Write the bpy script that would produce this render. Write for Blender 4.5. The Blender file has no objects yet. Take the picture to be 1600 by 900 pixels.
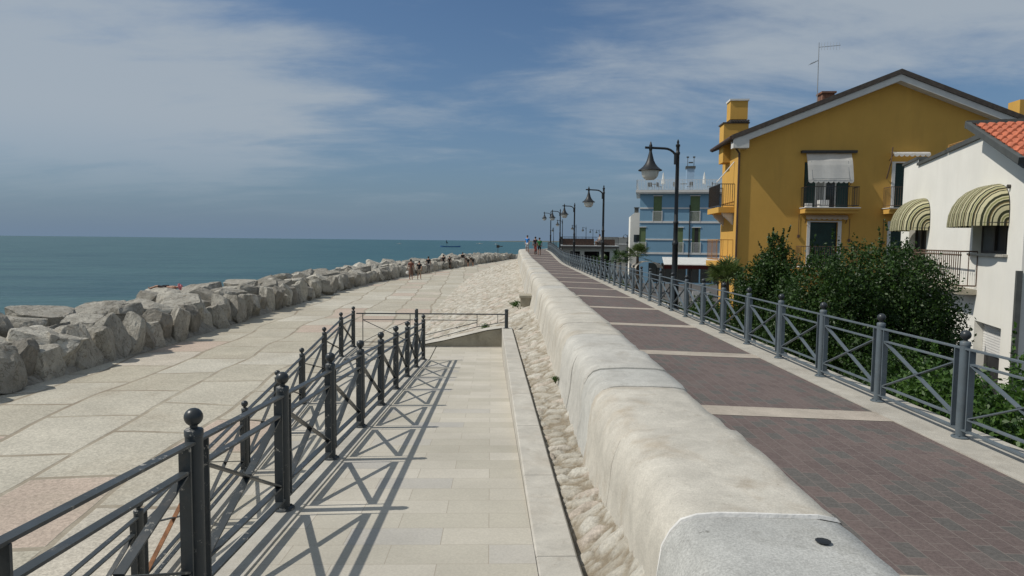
import bpy, bmesh, math, random
import numpy as np
from mathutils import Vector, Matrix, noise as mnoise
random.seed(7)
R = math.radians
C = bpy.context.scene.collection
scene = bpy.context.scene

# ------------------------------------------------------------------ camera
cam_d = bpy.data.cameras.new('camera'); cam = bpy.data.objects.new('camera', cam_d); C.objects.link(cam)
cam_d.sensor_width = 36.0; cam_d.lens = 23.7; cam_d.clip_start = 0.05; cam_d.clip_end = 60000
pitch, roll = R(4.0), R(0.6)
fw = Vector((0, math.cos(pitch), -math.sin(pitch))); rt = Vector((1, 0, 0)); up = rt.cross(fw)
rt2 = rt*math.cos(roll) + up*math.sin(roll); up2 = up*math.cos(roll) - rt*math.sin(roll)
m = Matrix.Identity(4)
for i in range(3):
    m[i][0] = rt2[i]; m[i][1] = up2[i]; m[i][2] = -fw[i]
m[2][3] = 1.77
cam.matrix_world = m
scene.camera = cam

# ------------------------------------------------------------------ sky, sun, exposure
TO_SUN = Vector((-0.85, -0.085, 1.0)).normalized()
SUN_EL = math.asin(TO_SUN.z); SUN_AZ = math.atan2(TO_SUN.x, TO_SUN.y)
w = bpy.data.worlds.new('World'); scene.world = w; w.use_nodes = True
wn = w.node_tree.nodes; wl = w.node_tree.links; wn.clear()
def wnode(t, **k):
    n = wn.new(t)
    for a, b in k.items(): setattr(n, a, b)
    return n
sky = wnode('ShaderNodeTexSky', sky_type='NISHITA', sun_disc=False, sun_elevation=SUN_EL, sun_rotation=SUN_AZ,
            altitude=0, air_density=1.0, dust_density=1.6, ozone_density=1.5)
tc = wnode('ShaderNodeTexCoord')
sep = wnode('ShaderNodeSeparateXYZ'); wl.new(tc.outputs['Generated'], sep.inputs[0])
def wmath(op, a, b=None, clamp=False):
    n = wnode('ShaderNodeMath', operation=op, use_clamp=clamp)
    for i, v in enumerate((a, b)):
        if v is None: continue
        if isinstance(v, (int, float)): n.inputs[i].default_value = v
        else: wl.new(v, n.inputs[i])
    return n.outputs[0]
den = wmath('ADD', wmath('MAXIMUM', sep.outputs['Z'], 0.0), 0.16)
cx = wmath('DIVIDE', sep.outputs['X'], den); cy = wmath('DIVIDE', sep.outputs['Y'], den)
comb = wnode('ShaderNodeCombineXYZ'); wl.new(cx, comb.inputs[0]); wl.new(cy, comb.inputs[1])
def wnoise(scale, detail, rough, sx, sy, off):
    mp = wnode('ShaderNodeMapping'); wl.new(comb.outputs[0], mp.inputs[0])
    mp.inputs['Scale'].default_value = (sx, sy, 1); mp.inputs['Location'].default_value = off
    n = wnode('ShaderNodeTexNoise'); n.inputs['Scale'].default_value = scale; n.inputs['Detail'].default_value = detail
    n.inputs['Roughness'].default_value = rough; n.inputs['Distortion'].default_value = 0.35
    wl.new(mp.outputs[0], n.inputs['Vector']); return n.outputs['Fac']
n1 = wnoise(0.55, 9, 0.62, 0.8, 1.15, (2.3, 0.9, 0))
n2 = wnoise(2.2, 8, 0.6, 0.6, 1.3, (5.0, 3.0, 0))
def band(v, c, wd):                                              # a soft bump round c
    t = wmath('DIVIDE', wmath('SUBTRACT', v, c), wd)
    return wmath('DIVIDE', 1.0, wmath('ADD', 1.0, wmath('MULTIPLY', t, t)))
bankL = wmath('MULTIPLY', band(cx, -1.75, 0.95), band(cy, 2.5, 1.3))       # the big bank to the left
bankUnseen = wmath('MAXIMUM', wmath('MULTIPLY', wmath('SUBTRACT', sep.outputs['Z'], 0.42), 1.1), wmath('MULTIPLY', sep.outputs['Y'], -0.5))   # unseen cloud added overhead and behind to whiten the shadows
bankUnseen = wmath('MINIMUM', wmath('MAXIMUM', bankUnseen, 0.0), 0.22)
bankR = wmath('MULTIPLY', band(cx, 0.95, 0.75), band(cy, 1.8, 0.5))       # the thin bank high on the right
lay = wmath('ADD', wmath('MULTIPLY', n1, 0.60), wmath('MULTIPLY', n2, 0.42))
lay = wmath('ADD', lay, wmath('MULTIPLY', bankL, 0.36)); lay = wmath('ADD', lay, wmath('MULTIPLY', bankR, 0.23)); lay = wmath('ADD', lay, bankUnseen); lay = wmath('SUBTRACT', lay, wmath('MULTIPLY', band(cx, -0.05, 0.45), 0.10))
ramp = wnode('ShaderNodeMapRange', interpolation_type='SMOOTHSTEP')
ramp.inputs['From Min'].default_value = 0.505; ramp.inputs['From Max'].default_value = 0.755
wl.new(lay, ramp.inputs['Value'])
low = wnode('ShaderNodeMapRange', interpolation_type='SMOOTHSTEP'); low.inputs['From Min'].default_value = 0.0; low.inputs['From Max'].default_value = 0.17
wl.new(sep.outputs['Z'], low.inputs['Value']); low.inputs['To Min'].default_value = 0.0
cov = wmath('MULTIPLY', wmath('MULTIPLY', ramp.outputs[0], low.outputs[0]), 0.86)
tint = wnode('ShaderNodeMix', data_type='RGBA', blend_type='MULTIPLY')
tint.inputs['Factor'].default_value = 1.0; wl.new(sky.outputs[0], tint.inputs['A']); tint.inputs['B'].default_value = (0.64, 0.82, 0.98, 1)
hz = wmath('POWER', wmath('SUBTRACT', 1.0, wmath('MAXIMUM', sep.outputs['Z'], 0.0)), 7.0)   # summer haze low over the sea
mixh = wnode('ShaderNodeMix', data_type='RGBA'); wl.new(wmath('MULTIPLY', hz, 0.85), mixh.inputs['Factor'])
wl.new(tint.outputs['Result'], mixh.inputs['A']); mixh.inputs['B'].default_value = (2.1, 3.05, 4.4, 1)
mix = wnode('ShaderNodeMix', data_type='RGBA'); wl.new(cov, mix.inputs['Factor'])
wl.new(mixh.outputs['Result'], mix.inputs['A']); mix.inputs['B'].default_value = (4.7, 5.35, 6.0, 1)
bg = wnode('ShaderNodeBackground'); bg.inputs['Strength'].default_value = 0.088
wl.new(mix.outputs['Result'], bg.inputs['Color'])
wo = wnode('ShaderNodeOutputWorld'); wl.new(bg.outputs[0], wo.inputs[0])
sd = bpy.data.lights.new('sun', 'SUN'); sd.energy = 3.9; sd.angle = R(0.53); sd.color = (1.0, 0.95, 0.87)
so = bpy.data.objects.new('sun', sd); C.objects.link(so); so.rotation_euler = TO_SUN.to_track_quat('Z', 'Y').to_euler()
scene.view_settings.view_transform = 'Standard'; scene.view_settings.look = 'None'
scene.view_settings.exposure = -0.12; scene.view_settings.gamma = 1; scene.view_settings.use_curve_mapping = False
scene.cycles.max_bounces = 6

# ------------------------------------------------------------------ materials
class NT:
    def __init__(s, name):
        s.m = bpy.data.materials.new(name); s.m.use_nodes = True
        s.t = s.m.node_tree; s.n = s.t.nodes; s.l = s.t.links
        s.b = s.n['Principled BSDF']; s.tc = s.n.new('ShaderNodeTexCoord')
    def node(s, t, **k):
        n = s.n.new(t)
        for a, b in k.items(): setattr(n, a, b)
        return n
    def vec(s, scale=(1, 1, 1), rot=(0, 0, 0), loc=(0, 0, 0), src='Object'):
        mp = s.node('ShaderNodeMapping'); s.l.new(s.tc.outputs[src], mp.inputs[0])
        mp.inputs['Scale'].default_value = scale; mp.inputs['Rotation'].default_value = rot; mp.inputs['Location'].default_value = loc
        return mp.outputs[0]
    def noise(s, scale, detail=5, rough=0.55, vec=None, dist=0):
        n = s.node('ShaderNodeTexNoise'); n.inputs['Scale'].default_value = scale; n.inputs['Detail'].default_value = detail
        n.inputs['Roughness'].default_value = rough; n.inputs['Distortion'].default_value = dist
        s.l.new(vec if vec is not None else s.tc.outputs['Object'], n.inputs['Vector']); return n.outputs['Fac']
    def rng(s, v, a, b, c=0.0, d=1.0):
        n = s.node('ShaderNodeMapRange'); s.l.new(v, n.inputs['Value'])
        for k, q in zip(('From Min', 'From Max', 'To Min', 'To Max'), (a, b, c, d)): n.inputs[k].default_value = q
        return n.outputs[0]
    def math(s, op, a, b=None):
        n = s.node('ShaderNodeMath', operation=op)
        for i, v in enumerate((a, b)):
            if v is None: continue
            if isinstance(v, (int, float)): n.inputs[i].default_value = v
            else: s.l.new(v, n.inputs[i])
        return n.outputs[0]
    def mix(s, f, a, b, mode='MIX'):
        n = s.node('ShaderNodeMix', data_type='RGBA', blend_type=mode)
        for k, v in (('Factor', f), ('A', a), ('B', b)):
            if isinstance(v, (int, float)): n.inputs[k].default_value = v
            elif isinstance(v, tuple): n.inputs[k].default_value = (v + (1,))[:4]
            else: s.l.new(v, n.inputs[k])
        return n.outputs['Result']
    def bump(s, h, strength=0.3, dist=0.02):
        n = s.node('ShaderNodeBump'); n.inputs['Strength'].default_value = strength; n.inputs['Distance'].default_value = dist
        s.l.new(h, n.inputs['Height']); s.l.new(n.outputs[0], s.b.inputs['Normal'])
    def done(s, col, rough=0.8, metal=0.0, spec=0.4):
        if isinstance(col, tuple): s.b.inputs['Base Color'].default_value = (col + (1,))[:4]
        else: s.l.new(col, s.b.inputs['Base Color'])
        if isinstance(rough, (int, float)): s.b.inputs['Roughness'].default_value = rough
        else: s.l.new(rough, s.b.inputs['Roughness'])
        s.b.inputs['Metallic'].default_value = metal; s.b.inputs['Specular IOR Level'].default_value = spec
        return s.m
def sc3(c, k): return tuple(min(1, x*k) for x in c)
def plain(name, col, rough=0.75, var=0.16, scale=2.5, bump=0.0, bscale=30, metal=0.0, spec=0.4):
    t = NT(name)
    f = t.rng(t.noise(scale, 6, 0.6), 0.3, 0.7)
    c = t.mix(f, sc3(col, 1-var), sc3(col, 1+var))
    if bump: t.bump(t.noise(bscale, 6, 0.6), bump, 0.02)
    return t.done(c, rough, metal, spec)
M = {}
def stone(name, col, stain, speck=0.16, bump=0.35):
    t = NT(name)
    big = t.rng(t.noise(0.9, 6, 0.6), 0.35, 0.7)
    c = t.mix(big, sc3(col, 0.9), sc3(col, 1.1))
    st = t.rng(t.noise(1.7, 8, 0.68, dist=0.6), 0.52, 0.74)
    c = t.mix(st, c, stain)
    sp = t.rng(t.noise(90, 5, 0.75), 0.36, 0.64, 1-speck, 1+speck*0.6)
    c = t.mix(1.0, c, t_col(t, sp), 'MULTIPLY')
    md = t.rng(t.noise(4.5, 7, 0.72, dist=0.4), 0.36, 0.64, 0.86, 1.07); c = t.mix(1.0, c, t_col(t, md), 'MULTIPLY')
    gr = t.math('MULTIPLY', t.rng(t.noise(9, 8, 0.75), 0.56, 0.66), t.rng(t.noise(1.3, 4, 0.6), 0.46, 0.6)); c = t.mix(t.math('MULTIPLY', gr, 0.55), c, sc3(stain, 0.7))
    pit = t.rng(t.noise(21, 5, 0.7), 0.66, 0.72)
    c = t.mix(pit, c, sc3(stain, 0.55))
    h = t.math('ADD', t.noise(70, 6, 0.7), t.math('MULTIPLY', t.noise(6, 4, 0.55), 1.6))
    t.bump(h, bump*0.6, 0.025)
    return t.done(c, 0.9, 0, 0.2)
def t_col(t, v):
    n = t.node('ShaderNodeCombineColor')
    for i in range(3): t.l.new(v, n.inputs[i])
    return n.outputs[0]
M['wall_a'] = stone('cream_limestone', (0.51, 0.48, 0.415), (0.38, 0.325, 0.25))
M['wall_b'] = stone('grey_limestone', (0.49, 0.475, 0.43), (0.36, 0.33, 0.28))
M['wall_c'] = stone('bluish_limestone', (0.475, 0.468, 0.43), (0.36, 0.345, 0.31))
M['end_stone'] = stone('mottled_grey_stone', (0.425, 0.425, 0.40), (0.33, 0.325, 0.295), 0.28, 0.3)
M['mortar'] = plain('white_mortar', (0.62, 0.61, 0.58), 0.9, 0.14, 12, 0.4)
M['coping'] = stone('pale_coping_stone', (0.48, 0.455, 0.40), (0.40, 0.36, 0.30), 0.1, 0.15)
M['concrete'] = stone('weathered_concrete', (0.36, 0.33, 0.26), (0.20, 0.18, 0.13), 0.16, 0.3)
M['kerb'] = stone('pale_kerb_stone', (0.44, 0.415, 0.36), (0.36, 0.33, 0.28), 0.16, 0.2)
M['band'] = stone('stone_band', (0.42, 0.37, 0.31), (0.33, 0.29, 0.24), 0.16, 0.2)

def rubble_mat():
    t = NT('rubble_stone')
    ac = t.node('ShaderNodeAttribute', attribute_name='stone_cell'); ae = t.node('ShaderNodeAttribute', attribute_name='stone_joint')
    c = t.mix(ac.outputs['Fac'], (0.385, 0.35, 0.285), (0.605, 0.58, 0.51))
    c = t.mix(t.math('MULTIPLY', t.rng(ac.outputs['Fac'], 0.80, 0.92), 0.45), c, (0.46, 0.35, 0.28))
    st = t.rng(t.noise(2.2, 8, 0.7), 0.5, 0.7); c = t.mix(t.math('MULTIPLY', st, 0.55), c, (0.34, 0.285, 0.21))
    jn = t.math('MULTIPLY', ae.outputs['Fac'], t.rng(t.noise(3.5, 5, 0.7), 0.3, 0.55, 0.45, 1.0)); c = t.mix(jn, c, (0.27, 0.225, 0.16))
    sp = t.rng(t.noise(45, 4, 0.7), 0.35, 0.65, 0.8, 1.14); c = t.mix(1.0, c, t_col(t, sp), 'MULTIPLY')
    t.bump(t.math('ADD', t.noise(22, 8, 0.7), t.noise(7, 6, 0.7)), 0.7, 0.05)
    return t.done(c, 0.92, 0, 0.2)
M['rubble'] = rubble_mat()

def brick_mat(name, c1, c2, mortar, bw, rh, ms, rot=0.0, warp=0.0, third=None, speck=0.12, sscale=40, bump=0.25, smooth=0.1, thr=(0.6, 0.8), stain=None):
    t = NT(name)
    v = t.vec((1, 1, 1), (0, 0, rot))
    if warp:
        n = t.node('ShaderNodeTexNoise'); n.inputs['Scale'].default_value = 0.22; n.inputs['Detail'].default_value = 1.5
        t.l.new(t.tc.outputs['Object'], n.inputs['Vector'])
        sub = t.node('ShaderNodeVectorMath', operation='SUBTRACT'); t.l.new(n.outputs['Color'], sub.inputs[0]); sub.inputs[1].default_value = (0.5, 0.5, 0.5)
        scl = t.node('ShaderNodeVectorMath', operation='SCALE'); t.l.new(sub.outputs[0], scl.inputs[0]); scl.inputs['Scale'].default_value = warp
        add = t.node('ShaderNodeVectorMath', operation='ADD'); t.l.new(v, add.inputs[0]); t.l.new(scl.outputs[0], add.inputs[1]); v = add.outputs[0]
    b = t.node('ShaderNodeTexBrick'); t.l.new(v, b.inputs['Vector'])
    b.inputs['Scale'].default_value = 1.0; b.inputs['Brick Width'].default_value = bw; b.inputs['Row Height'].default_value = rh
    b.inputs['Mortar Size'].default_value = ms; b.inputs['Mortar Smooth'].default_value = smooth; b.offset = 0.5
    b.inputs['Color1'].default_value = (0, 0, 0, 1); b.inputs['Color2'].default_value = (1, 1, 1, 1); b.inputs['Mortar'].default_value = (0, 0, 0, 1)
    b.inputs['Bias'].default_value = 0.0
    sepc = t.node('ShaderNodeSeparateColor'); t.l.new(b.outputs['Color'], sepc.inputs[0]); rv = sepc.outputs[0]
    c = t.mix(t.rng(rv, 0.1, 0.75), c1, c2)
    if third: c = t.mix(t.rng(rv, *thr), c, third)
    big = t.rng(t.noise(0.8, 7, 0.62), 0.3, 0.72, 0.86, 1.1); c = t.mix(1.0, c, t_col(t, big), 'MULTIPLY')
    if stain:
        sg = t.rng(t.noise(0.33, 8, 0.66, dist=0.5), 0.50, 0.72); c = t.mix(t.math('MULTIPLY', sg, 0.75), c, stain)
    sp = t.rng(t.noise(sscale, 4, 0.72), 0.36, 0.64, 1-speck, 1+speck*0.7); c = t.mix(1.0, c, t_col(t, sp), 'MULTIPLY')
    mf = b.outputs['Fac']
    if warp:                                                       # old joints: open, patched and worn away in turn
        mf = t.math('MULTIPLY', mf, t.rng(t.noise(1.1, 5, 0.6), 0.36, 0.6, 0.25, 1.0))
    c = t.mix(mf, c, mortar)
    h = t.math('SUBTRACT', t.math('MULTIPLY', t.noise(sscale, 5, 0.7), 0.4), t.math('MULTIPLY', b.outputs['Fac'], 0.7))
    t.bump(h, bump, 0.02)
    return t.done(c, 0.85, 0, 0.25)
M['promenade'] = brick_mat('promenade_slabs', (0.42, 0.385, 0.305), (0.49, 0.46, 0.385), (0.26, 0.22, 0.165), 2.3, 1.65, 0.055, R(86), 1.1,
                           third=(0.455, 0.368, 0.298), speck=0.26, sscale=24, bump=0.6, smooth=0.3, thr=(0.80, 0.97), stain=(0.37, 0.325, 0.25))
M['ramp'] = brick_mat('ramp_pavers', (0.44, 0.41, 0.34), (0.51, 0.475, 0.405), (0.33, 0.295, 0.24), 0.62, 0.30, 0.0028, 0, 0,
                      third=(0.415, 0.395, 0.355), speck=0.09, sscale=60, bump=0.15, thr=(0.85, 0.95))
M['brick'] = brick_mat('brick_pavers', (0.135, 0.105, 0.097), (0.157, 0.123, 0.112), (0.185, 0.157, 0.14), 0.20, 0.125, 0.0035, R(90), 0,
                       third=(0.120, 0.112, 0.103), speck=0.2, sscale=45, bump=0.3, thr=(0.68, 0.8))
M['asphalt'] = plain('street_asphalt', (0.085, 0.08, 0.075), 0.9, 0.2, 0.8, 0.3)

def boulder_mat():
    t = NT('breakwater_limestone')
    oi = t.node('ShaderNodeObjectInfo')
    c = t.mix(oi.outputs['Random'], (0.28, 0.262, 0.225), (0.56, 0.53, 0.455))
    cr = t.math('ABSOLUTE', t.math('SUBTRACT', t.noise(1.9, 6, 0.6, dist=0.8), 0.5)); c = t.mix(t.rng(cr, 0.006, 0.022, 0.6, 0.0), c, (0.13, 0.115, 0.09))
    big = t.rng(t.noise(1.6, 7, 0.65), 0.35, 0.68, 0.72, 1.14); c = t.mix(1.0, c, t_col(t, big), 'MULTIPLY')
    st = t.rng(t.noise(2.6, 8, 0.7, dist=1.0), 0.55, 0.75); c = t.mix(t.math('MULTIPLY', st, 0.55), c, (0.34, 0.26, 0.17))
    sp = t.rng(t.noise(30, 4, 0.7), 0.35, 0.65, 0.82, 1.12); c = t.mix(1.0, c, t_col(t, sp), 'MULTIPLY')
    t.bump(t.math('ADD', t.noise(14, 8, 0.72), t.math('MULTIPLY', t.noise(4, 7, 0.68, dist=0.8), 2.2)), 0.75, 0.07)
    return t.done(c, 0.92, 0, 0.2)
M['boulder'] = boulder_mat()
def sea_mat():
    t = NT('sea_water')
    big = t.rng(t.noise(0.012, 5, 0.6, t.vec((0.35, 1, 1))), 0.3, 0.7)
    c = t.mix(big, (0.038, 0.100, 0.112), (0.052, 0.122, 0.130))
    far = t.noise(0.09, 6, 0.62, t.vec((0.45, 1.5, 1))); c = t.mix(t.rng(far, 0.42, 0.75), c, (0.016, 0.062, 0.085))
    h = t.math('ADD', t.noise(0.7, 6, 0.6, t.vec((0.5, 1.2, 1))), t.math('MULTIPLY', t.noise(0.16, 4, 0.6, t.vec((0.4, 1.3, 1))), 2.0))
    t.bump(h, 1.0, 0.35)
    return t.done(c, 0.38, 0, 0.16)
M['sea'] = sea_mat()
def paint_mat(name, col, flake):
    t = NT(name)
    c = t.mix(t.rng(t.noise(5, 5, 0.6), 0.3, 0.7), sc3(col, 0.85), sc3(col, 1.18))
    fl = t.math('MULTIPLY', t.rng(t.noise(17, 7, 0.75), 0.60, 0.62), t.rng(t.noise(2.2, 3, 0.5), 0.42, 0.56))
    c = t.mix(fl, c, flake)
    dirt = t.math('MULTIPLY', t.rng(t.noise(9, 5, 0.7), 0.55, 0.8), 0.35); c = t.mix(dirt, c, (0.16, 0.13, 0.10))
    t.bump(t.noise(70, 4, 0.6), 0.06, 0.01)
    return t.done(c, t.rng(t.noise(7, 4, 0.6), 0.3, 0.7, 0.36, 0.58), 0, 0.45)
M['fence'] = paint_mat('slate_fence_paint', (0.033, 0.040, 0.044), (0.33, 0.31, 0.27))
M['fence_skylit'] = paint_mat('skylit_fence_paint', (0.098, 0.122, 0.138), (0.15, 0.155, 0.15))  # same slate paint, sky light put into its lighter, bluer colour
M['ball'] = plain('dark_ball_paint', (0.03, 0.035, 0.038), 0.35, 0.2, 8)
M['rust'] = plain('rusty_iron', (0.22, 0.10, 0.045), 0.85, 0.35, 14, 0.4)
M['lamp_iron'] = plain('lamp_iron', (0.013, 0.015, 0.017), 0.42, 0.2, 6)
M['lamp_shade'] = plain('lamp_shade_paint', (0.013, 0.015, 0.016), 0.5, 0.2, 6)
def globe_mat():
    t = NT('frosted_globe'); t.b.inputs['Transmission Weight'].default_value = 0.25
    return t.done(t.mix(t.noise(3), (0.62, 0.63, 0.58), (0.70, 0.70, 0.65)), 0.45)
M['globe'] = globe_mat()
def render_wall(name, col, dirt, d=0.3):
    t = NT(name)
    c = t.mix(t.rng(t.noise(0.5, 6, 0.6), 0.3, 0.7), sc3(col, 0.93), sc3(col, 1.06))
    st = t.rng(t.noise(1.0, 7, 0.65, t.vec((1.6, 1.6, 0.22))), 0.5, 0.8); c = t.mix(t.math('MULTIPLY', st, d), c, dirt)
    t.bump(t.noise(40, 6, 0.6), 0.12, 0.02)
    return t.done(c, 0.9, 0, 0.15)
M['yellow'] = render_wall('ochre_render', (0.59, 0.345, 0.085), (0.46, 0.275, 0.075), 0.6)
M['white'] = render_wall('white_render', (0.79, 0.77, 0.70), (0.66, 0.63, 0.55), 0.35)
M['blue'] = render_wall('blue_render', (0.20, 0.345, 0.46), (0.17, 0.30, 0.41))
M['beige'] = render_wall('beige_render', (0.55, 0.52, 0.45), (0.45, 0.42, 0.36))
M['trim'] = plain('white_trim', (0.64, 0.63, 0.60), 0.7, 0.07, 2)
M['fascia'] = plain('grey_white_fascia', (0.58, 0.57, 0.54), 0.7, 0.07, 2)
M['tile_dark'] = plain('dark_roof_tile', (0.075, 0.062, 0.052), 0.85, 0.3, 6, 0.4)
M['tile_red'] = plain('terracotta_tile', (0.42, 0.125, 0.065), 0.8, 0.3, 5, 0.35, 25)
M['slate'] = plain('dark_slate_coping', (0.075, 0.08, 0.075), 0.6, 0.2, 4)
M['shutter_g'] = plain('bottle_green_shutter', (0.012, 0.038, 0.032), 0.5, 0.2, 3)
M['olive'] = plain('olive_shutter', (0.12, 0.17, 0.075), 0.7, 0.12, 3)
M['dark'] = plain('dark_interior', (0.02, 0.02, 0.02), 0.6, 0.2, 3)
M['glass'] = plain('window_glass', (0.03, 0.035, 0.035), 0.08, 0.2, 2, spec=0.5)
M['curtain'] = plain('pale_curtain', (0.35, 0.35, 0.33), 0.9, 0.15, 7)
M['frame_dark'] = plain('dark_window_frame', (0.05, 0.045, 0.04), 0.6, 0.2, 6)
M['rail_dark'] = plain('dark_iron_rail', (0.03, 0.028, 0.027), 0.5, 0.2, 6)
M['rail_brown'] = plain('brown_iron_rail', (0.12, 0.075, 0.05), 0.6, 0.2, 6)
M['rail_ochre'] = plain('ochre_rail', (0.42, 0.22, 0.06), 0.7, 0.15, 6)
M['rail_white'] = plain('white_rail', (0.62, 0.63, 0.62), 0.6, 0.1, 6)
M['pipe'] = plain('brown_pipe', (0.07, 0.04, 0.028), 0.5, 0.2, 6)
M['brickwork'] = plain('chimney_brick', (0.20, 0.10, 0.065), 0.9, 0.3, 14, 0.5)
def fabric(name, col, transl=0.3):
    t = NT(name)
    c = t.mix(t.rng(t.noise(6, 5, 0.6), 0.3, 0.7), sc3(col, 0.95), sc3(col, 1.04))
    tr = t.node('ShaderNodeBsdfTranslucent'); t.l.new(c, tr.inputs['Color'])
    ms = t.node('ShaderNodeMixShader'); ms.inputs[0].default_value = transl
    t.done(c, 0.9, 0, 0.1)
    t.l.new(t.b.outputs[0], ms.inputs[1]); t.l.new(tr.outputs[0], ms.inputs[2]); t.l.new(ms.outputs[0], t.n['Material Output'].inputs['Surface'])
    return t.m
M['canvas'] = fabric('white_canvas', (0.84, 0.84, 0.81), 0.5)
M['canvas_cream'] = fabric('cream_canvas', (0.62, 0.57, 0.48), 0.3)
M['red_canvas'] = fabric('dark_red_canvas', (0.06, 0.016, 0.015), 0.2)
def stripe_mat():
    t = NT('striped_canvas')
    uv = t.node('ShaderNodeSeparateXYZ'); t.l.new(t.tc.outputs['UV'], uv.inputs[0])
    fr = t.math('FRACT', t.math('MULTIPLY', uv.outputs[0], 2.5))
    rp = t.node('ShaderNodeValToRGB'); t.l.new(fr, rp.inputs[0]); rp.color_ramp.interpolation = 'CONSTANT'
    cream = (0.60, 0.56, 0.36, 1); green = (0.045, 0.05, 0.03, 1); brown = (0.22, 0.16, 0.075, 1); ol = (0.30, 0.30, 0.14, 1)
    e = rp.color_ramp.elements; e[0].position = 0; e[0].color = cream; e[1].position = 0.20; e[1].color = green
    for p, c in ((0.37, cream), (0.44, ol), (0.54, cream), (0.60, green), (0.74, brown), (0.80, cream), (0.87, green), (0.96, cream)):
        q = e.new(p); q.color = c
    tr = t.node('ShaderNodeBsdfTranslucent'); t.l.new(rp.outputs[0], tr.inputs['Color'])
    ms = t.node('ShaderNodeMixShader'); ms.inputs[0].default_value = 0.25
    t.done(rp.outputs[0], 0.9, 0, 0.1)
    t.l.new(t.b.outputs[0], ms.inputs[1]); t.l.new(tr.outputs[0], ms.inputs[2]); t.l.new(ms.outputs[0], t.n['Material Output'].inputs['Surface'])
    return t.m
M['stripe'] = stripe_mat()
def leaf_mat(name, a, b, tl=0.3):
    t = NT(name)
    g = t.node('ShaderNodeNewGeometry')
    c = t.mix(g.outputs['Random Per Island'], a, b)
    c = t.mix(t.rng(t.noise(0.9, 4, 0.6), 0.35, 0.65), t.mix(1.0, c, (0.75, 0.8, 0.75), 'MULTIPLY'), c)
    tr = t.node('ShaderNodeBsdfTranslucent'); t.l.new(c, tr.inputs['Color'])
    ms = t.node('ShaderNodeMixShader'); ms.inputs[0].default_value = tl
    t.done(c, 0.5, 0, 0.4)
    t.l.new(t.b.outputs[0], ms.inputs[1]); t.l.new(tr.outputs[0], ms.inputs[2]); t.l.new(ms.outputs[0], t.n['Material Output'].inputs['Surface'])
    return t.m
M['leaf_dark'] = leaf_mat('dark_shrub_leaf', (0.016, 0.040, 0.007), (0.050, 0.102, 0.016))
M['leaf_light'] = leaf_mat('bright_shrub_leaf', (0.035, 0.085, 0.014), (0.09, 0.17, 0.03))
M['leaf_palm'] = leaf_mat('palm_leaf', (0.05, 0.085, 0.02), (0.12, 0.16, 0.045))
M['bark'] = plain('bark', (0.10, 0.075, 0.05), 0.9, 0.3, 8, 0.5)
M['flower'] = plain('red_petal', (0.55, 0.02, 0.015), 0.6, 0.2, 20)
M['sand'] = plain('far_sand', (0.52, 0.47, 0.38), 0.9, 0.15, 0.01)
M['metal'] = plain('galvanised_metal', (0.35, 0.36, 0.36), 0.45, 0.1, 5, metal=0.6)
M['pale_blue'] = plain('pale_blue_panel', (0.30, 0.42, 0.55), 0.5, 0.1, 2)

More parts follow.
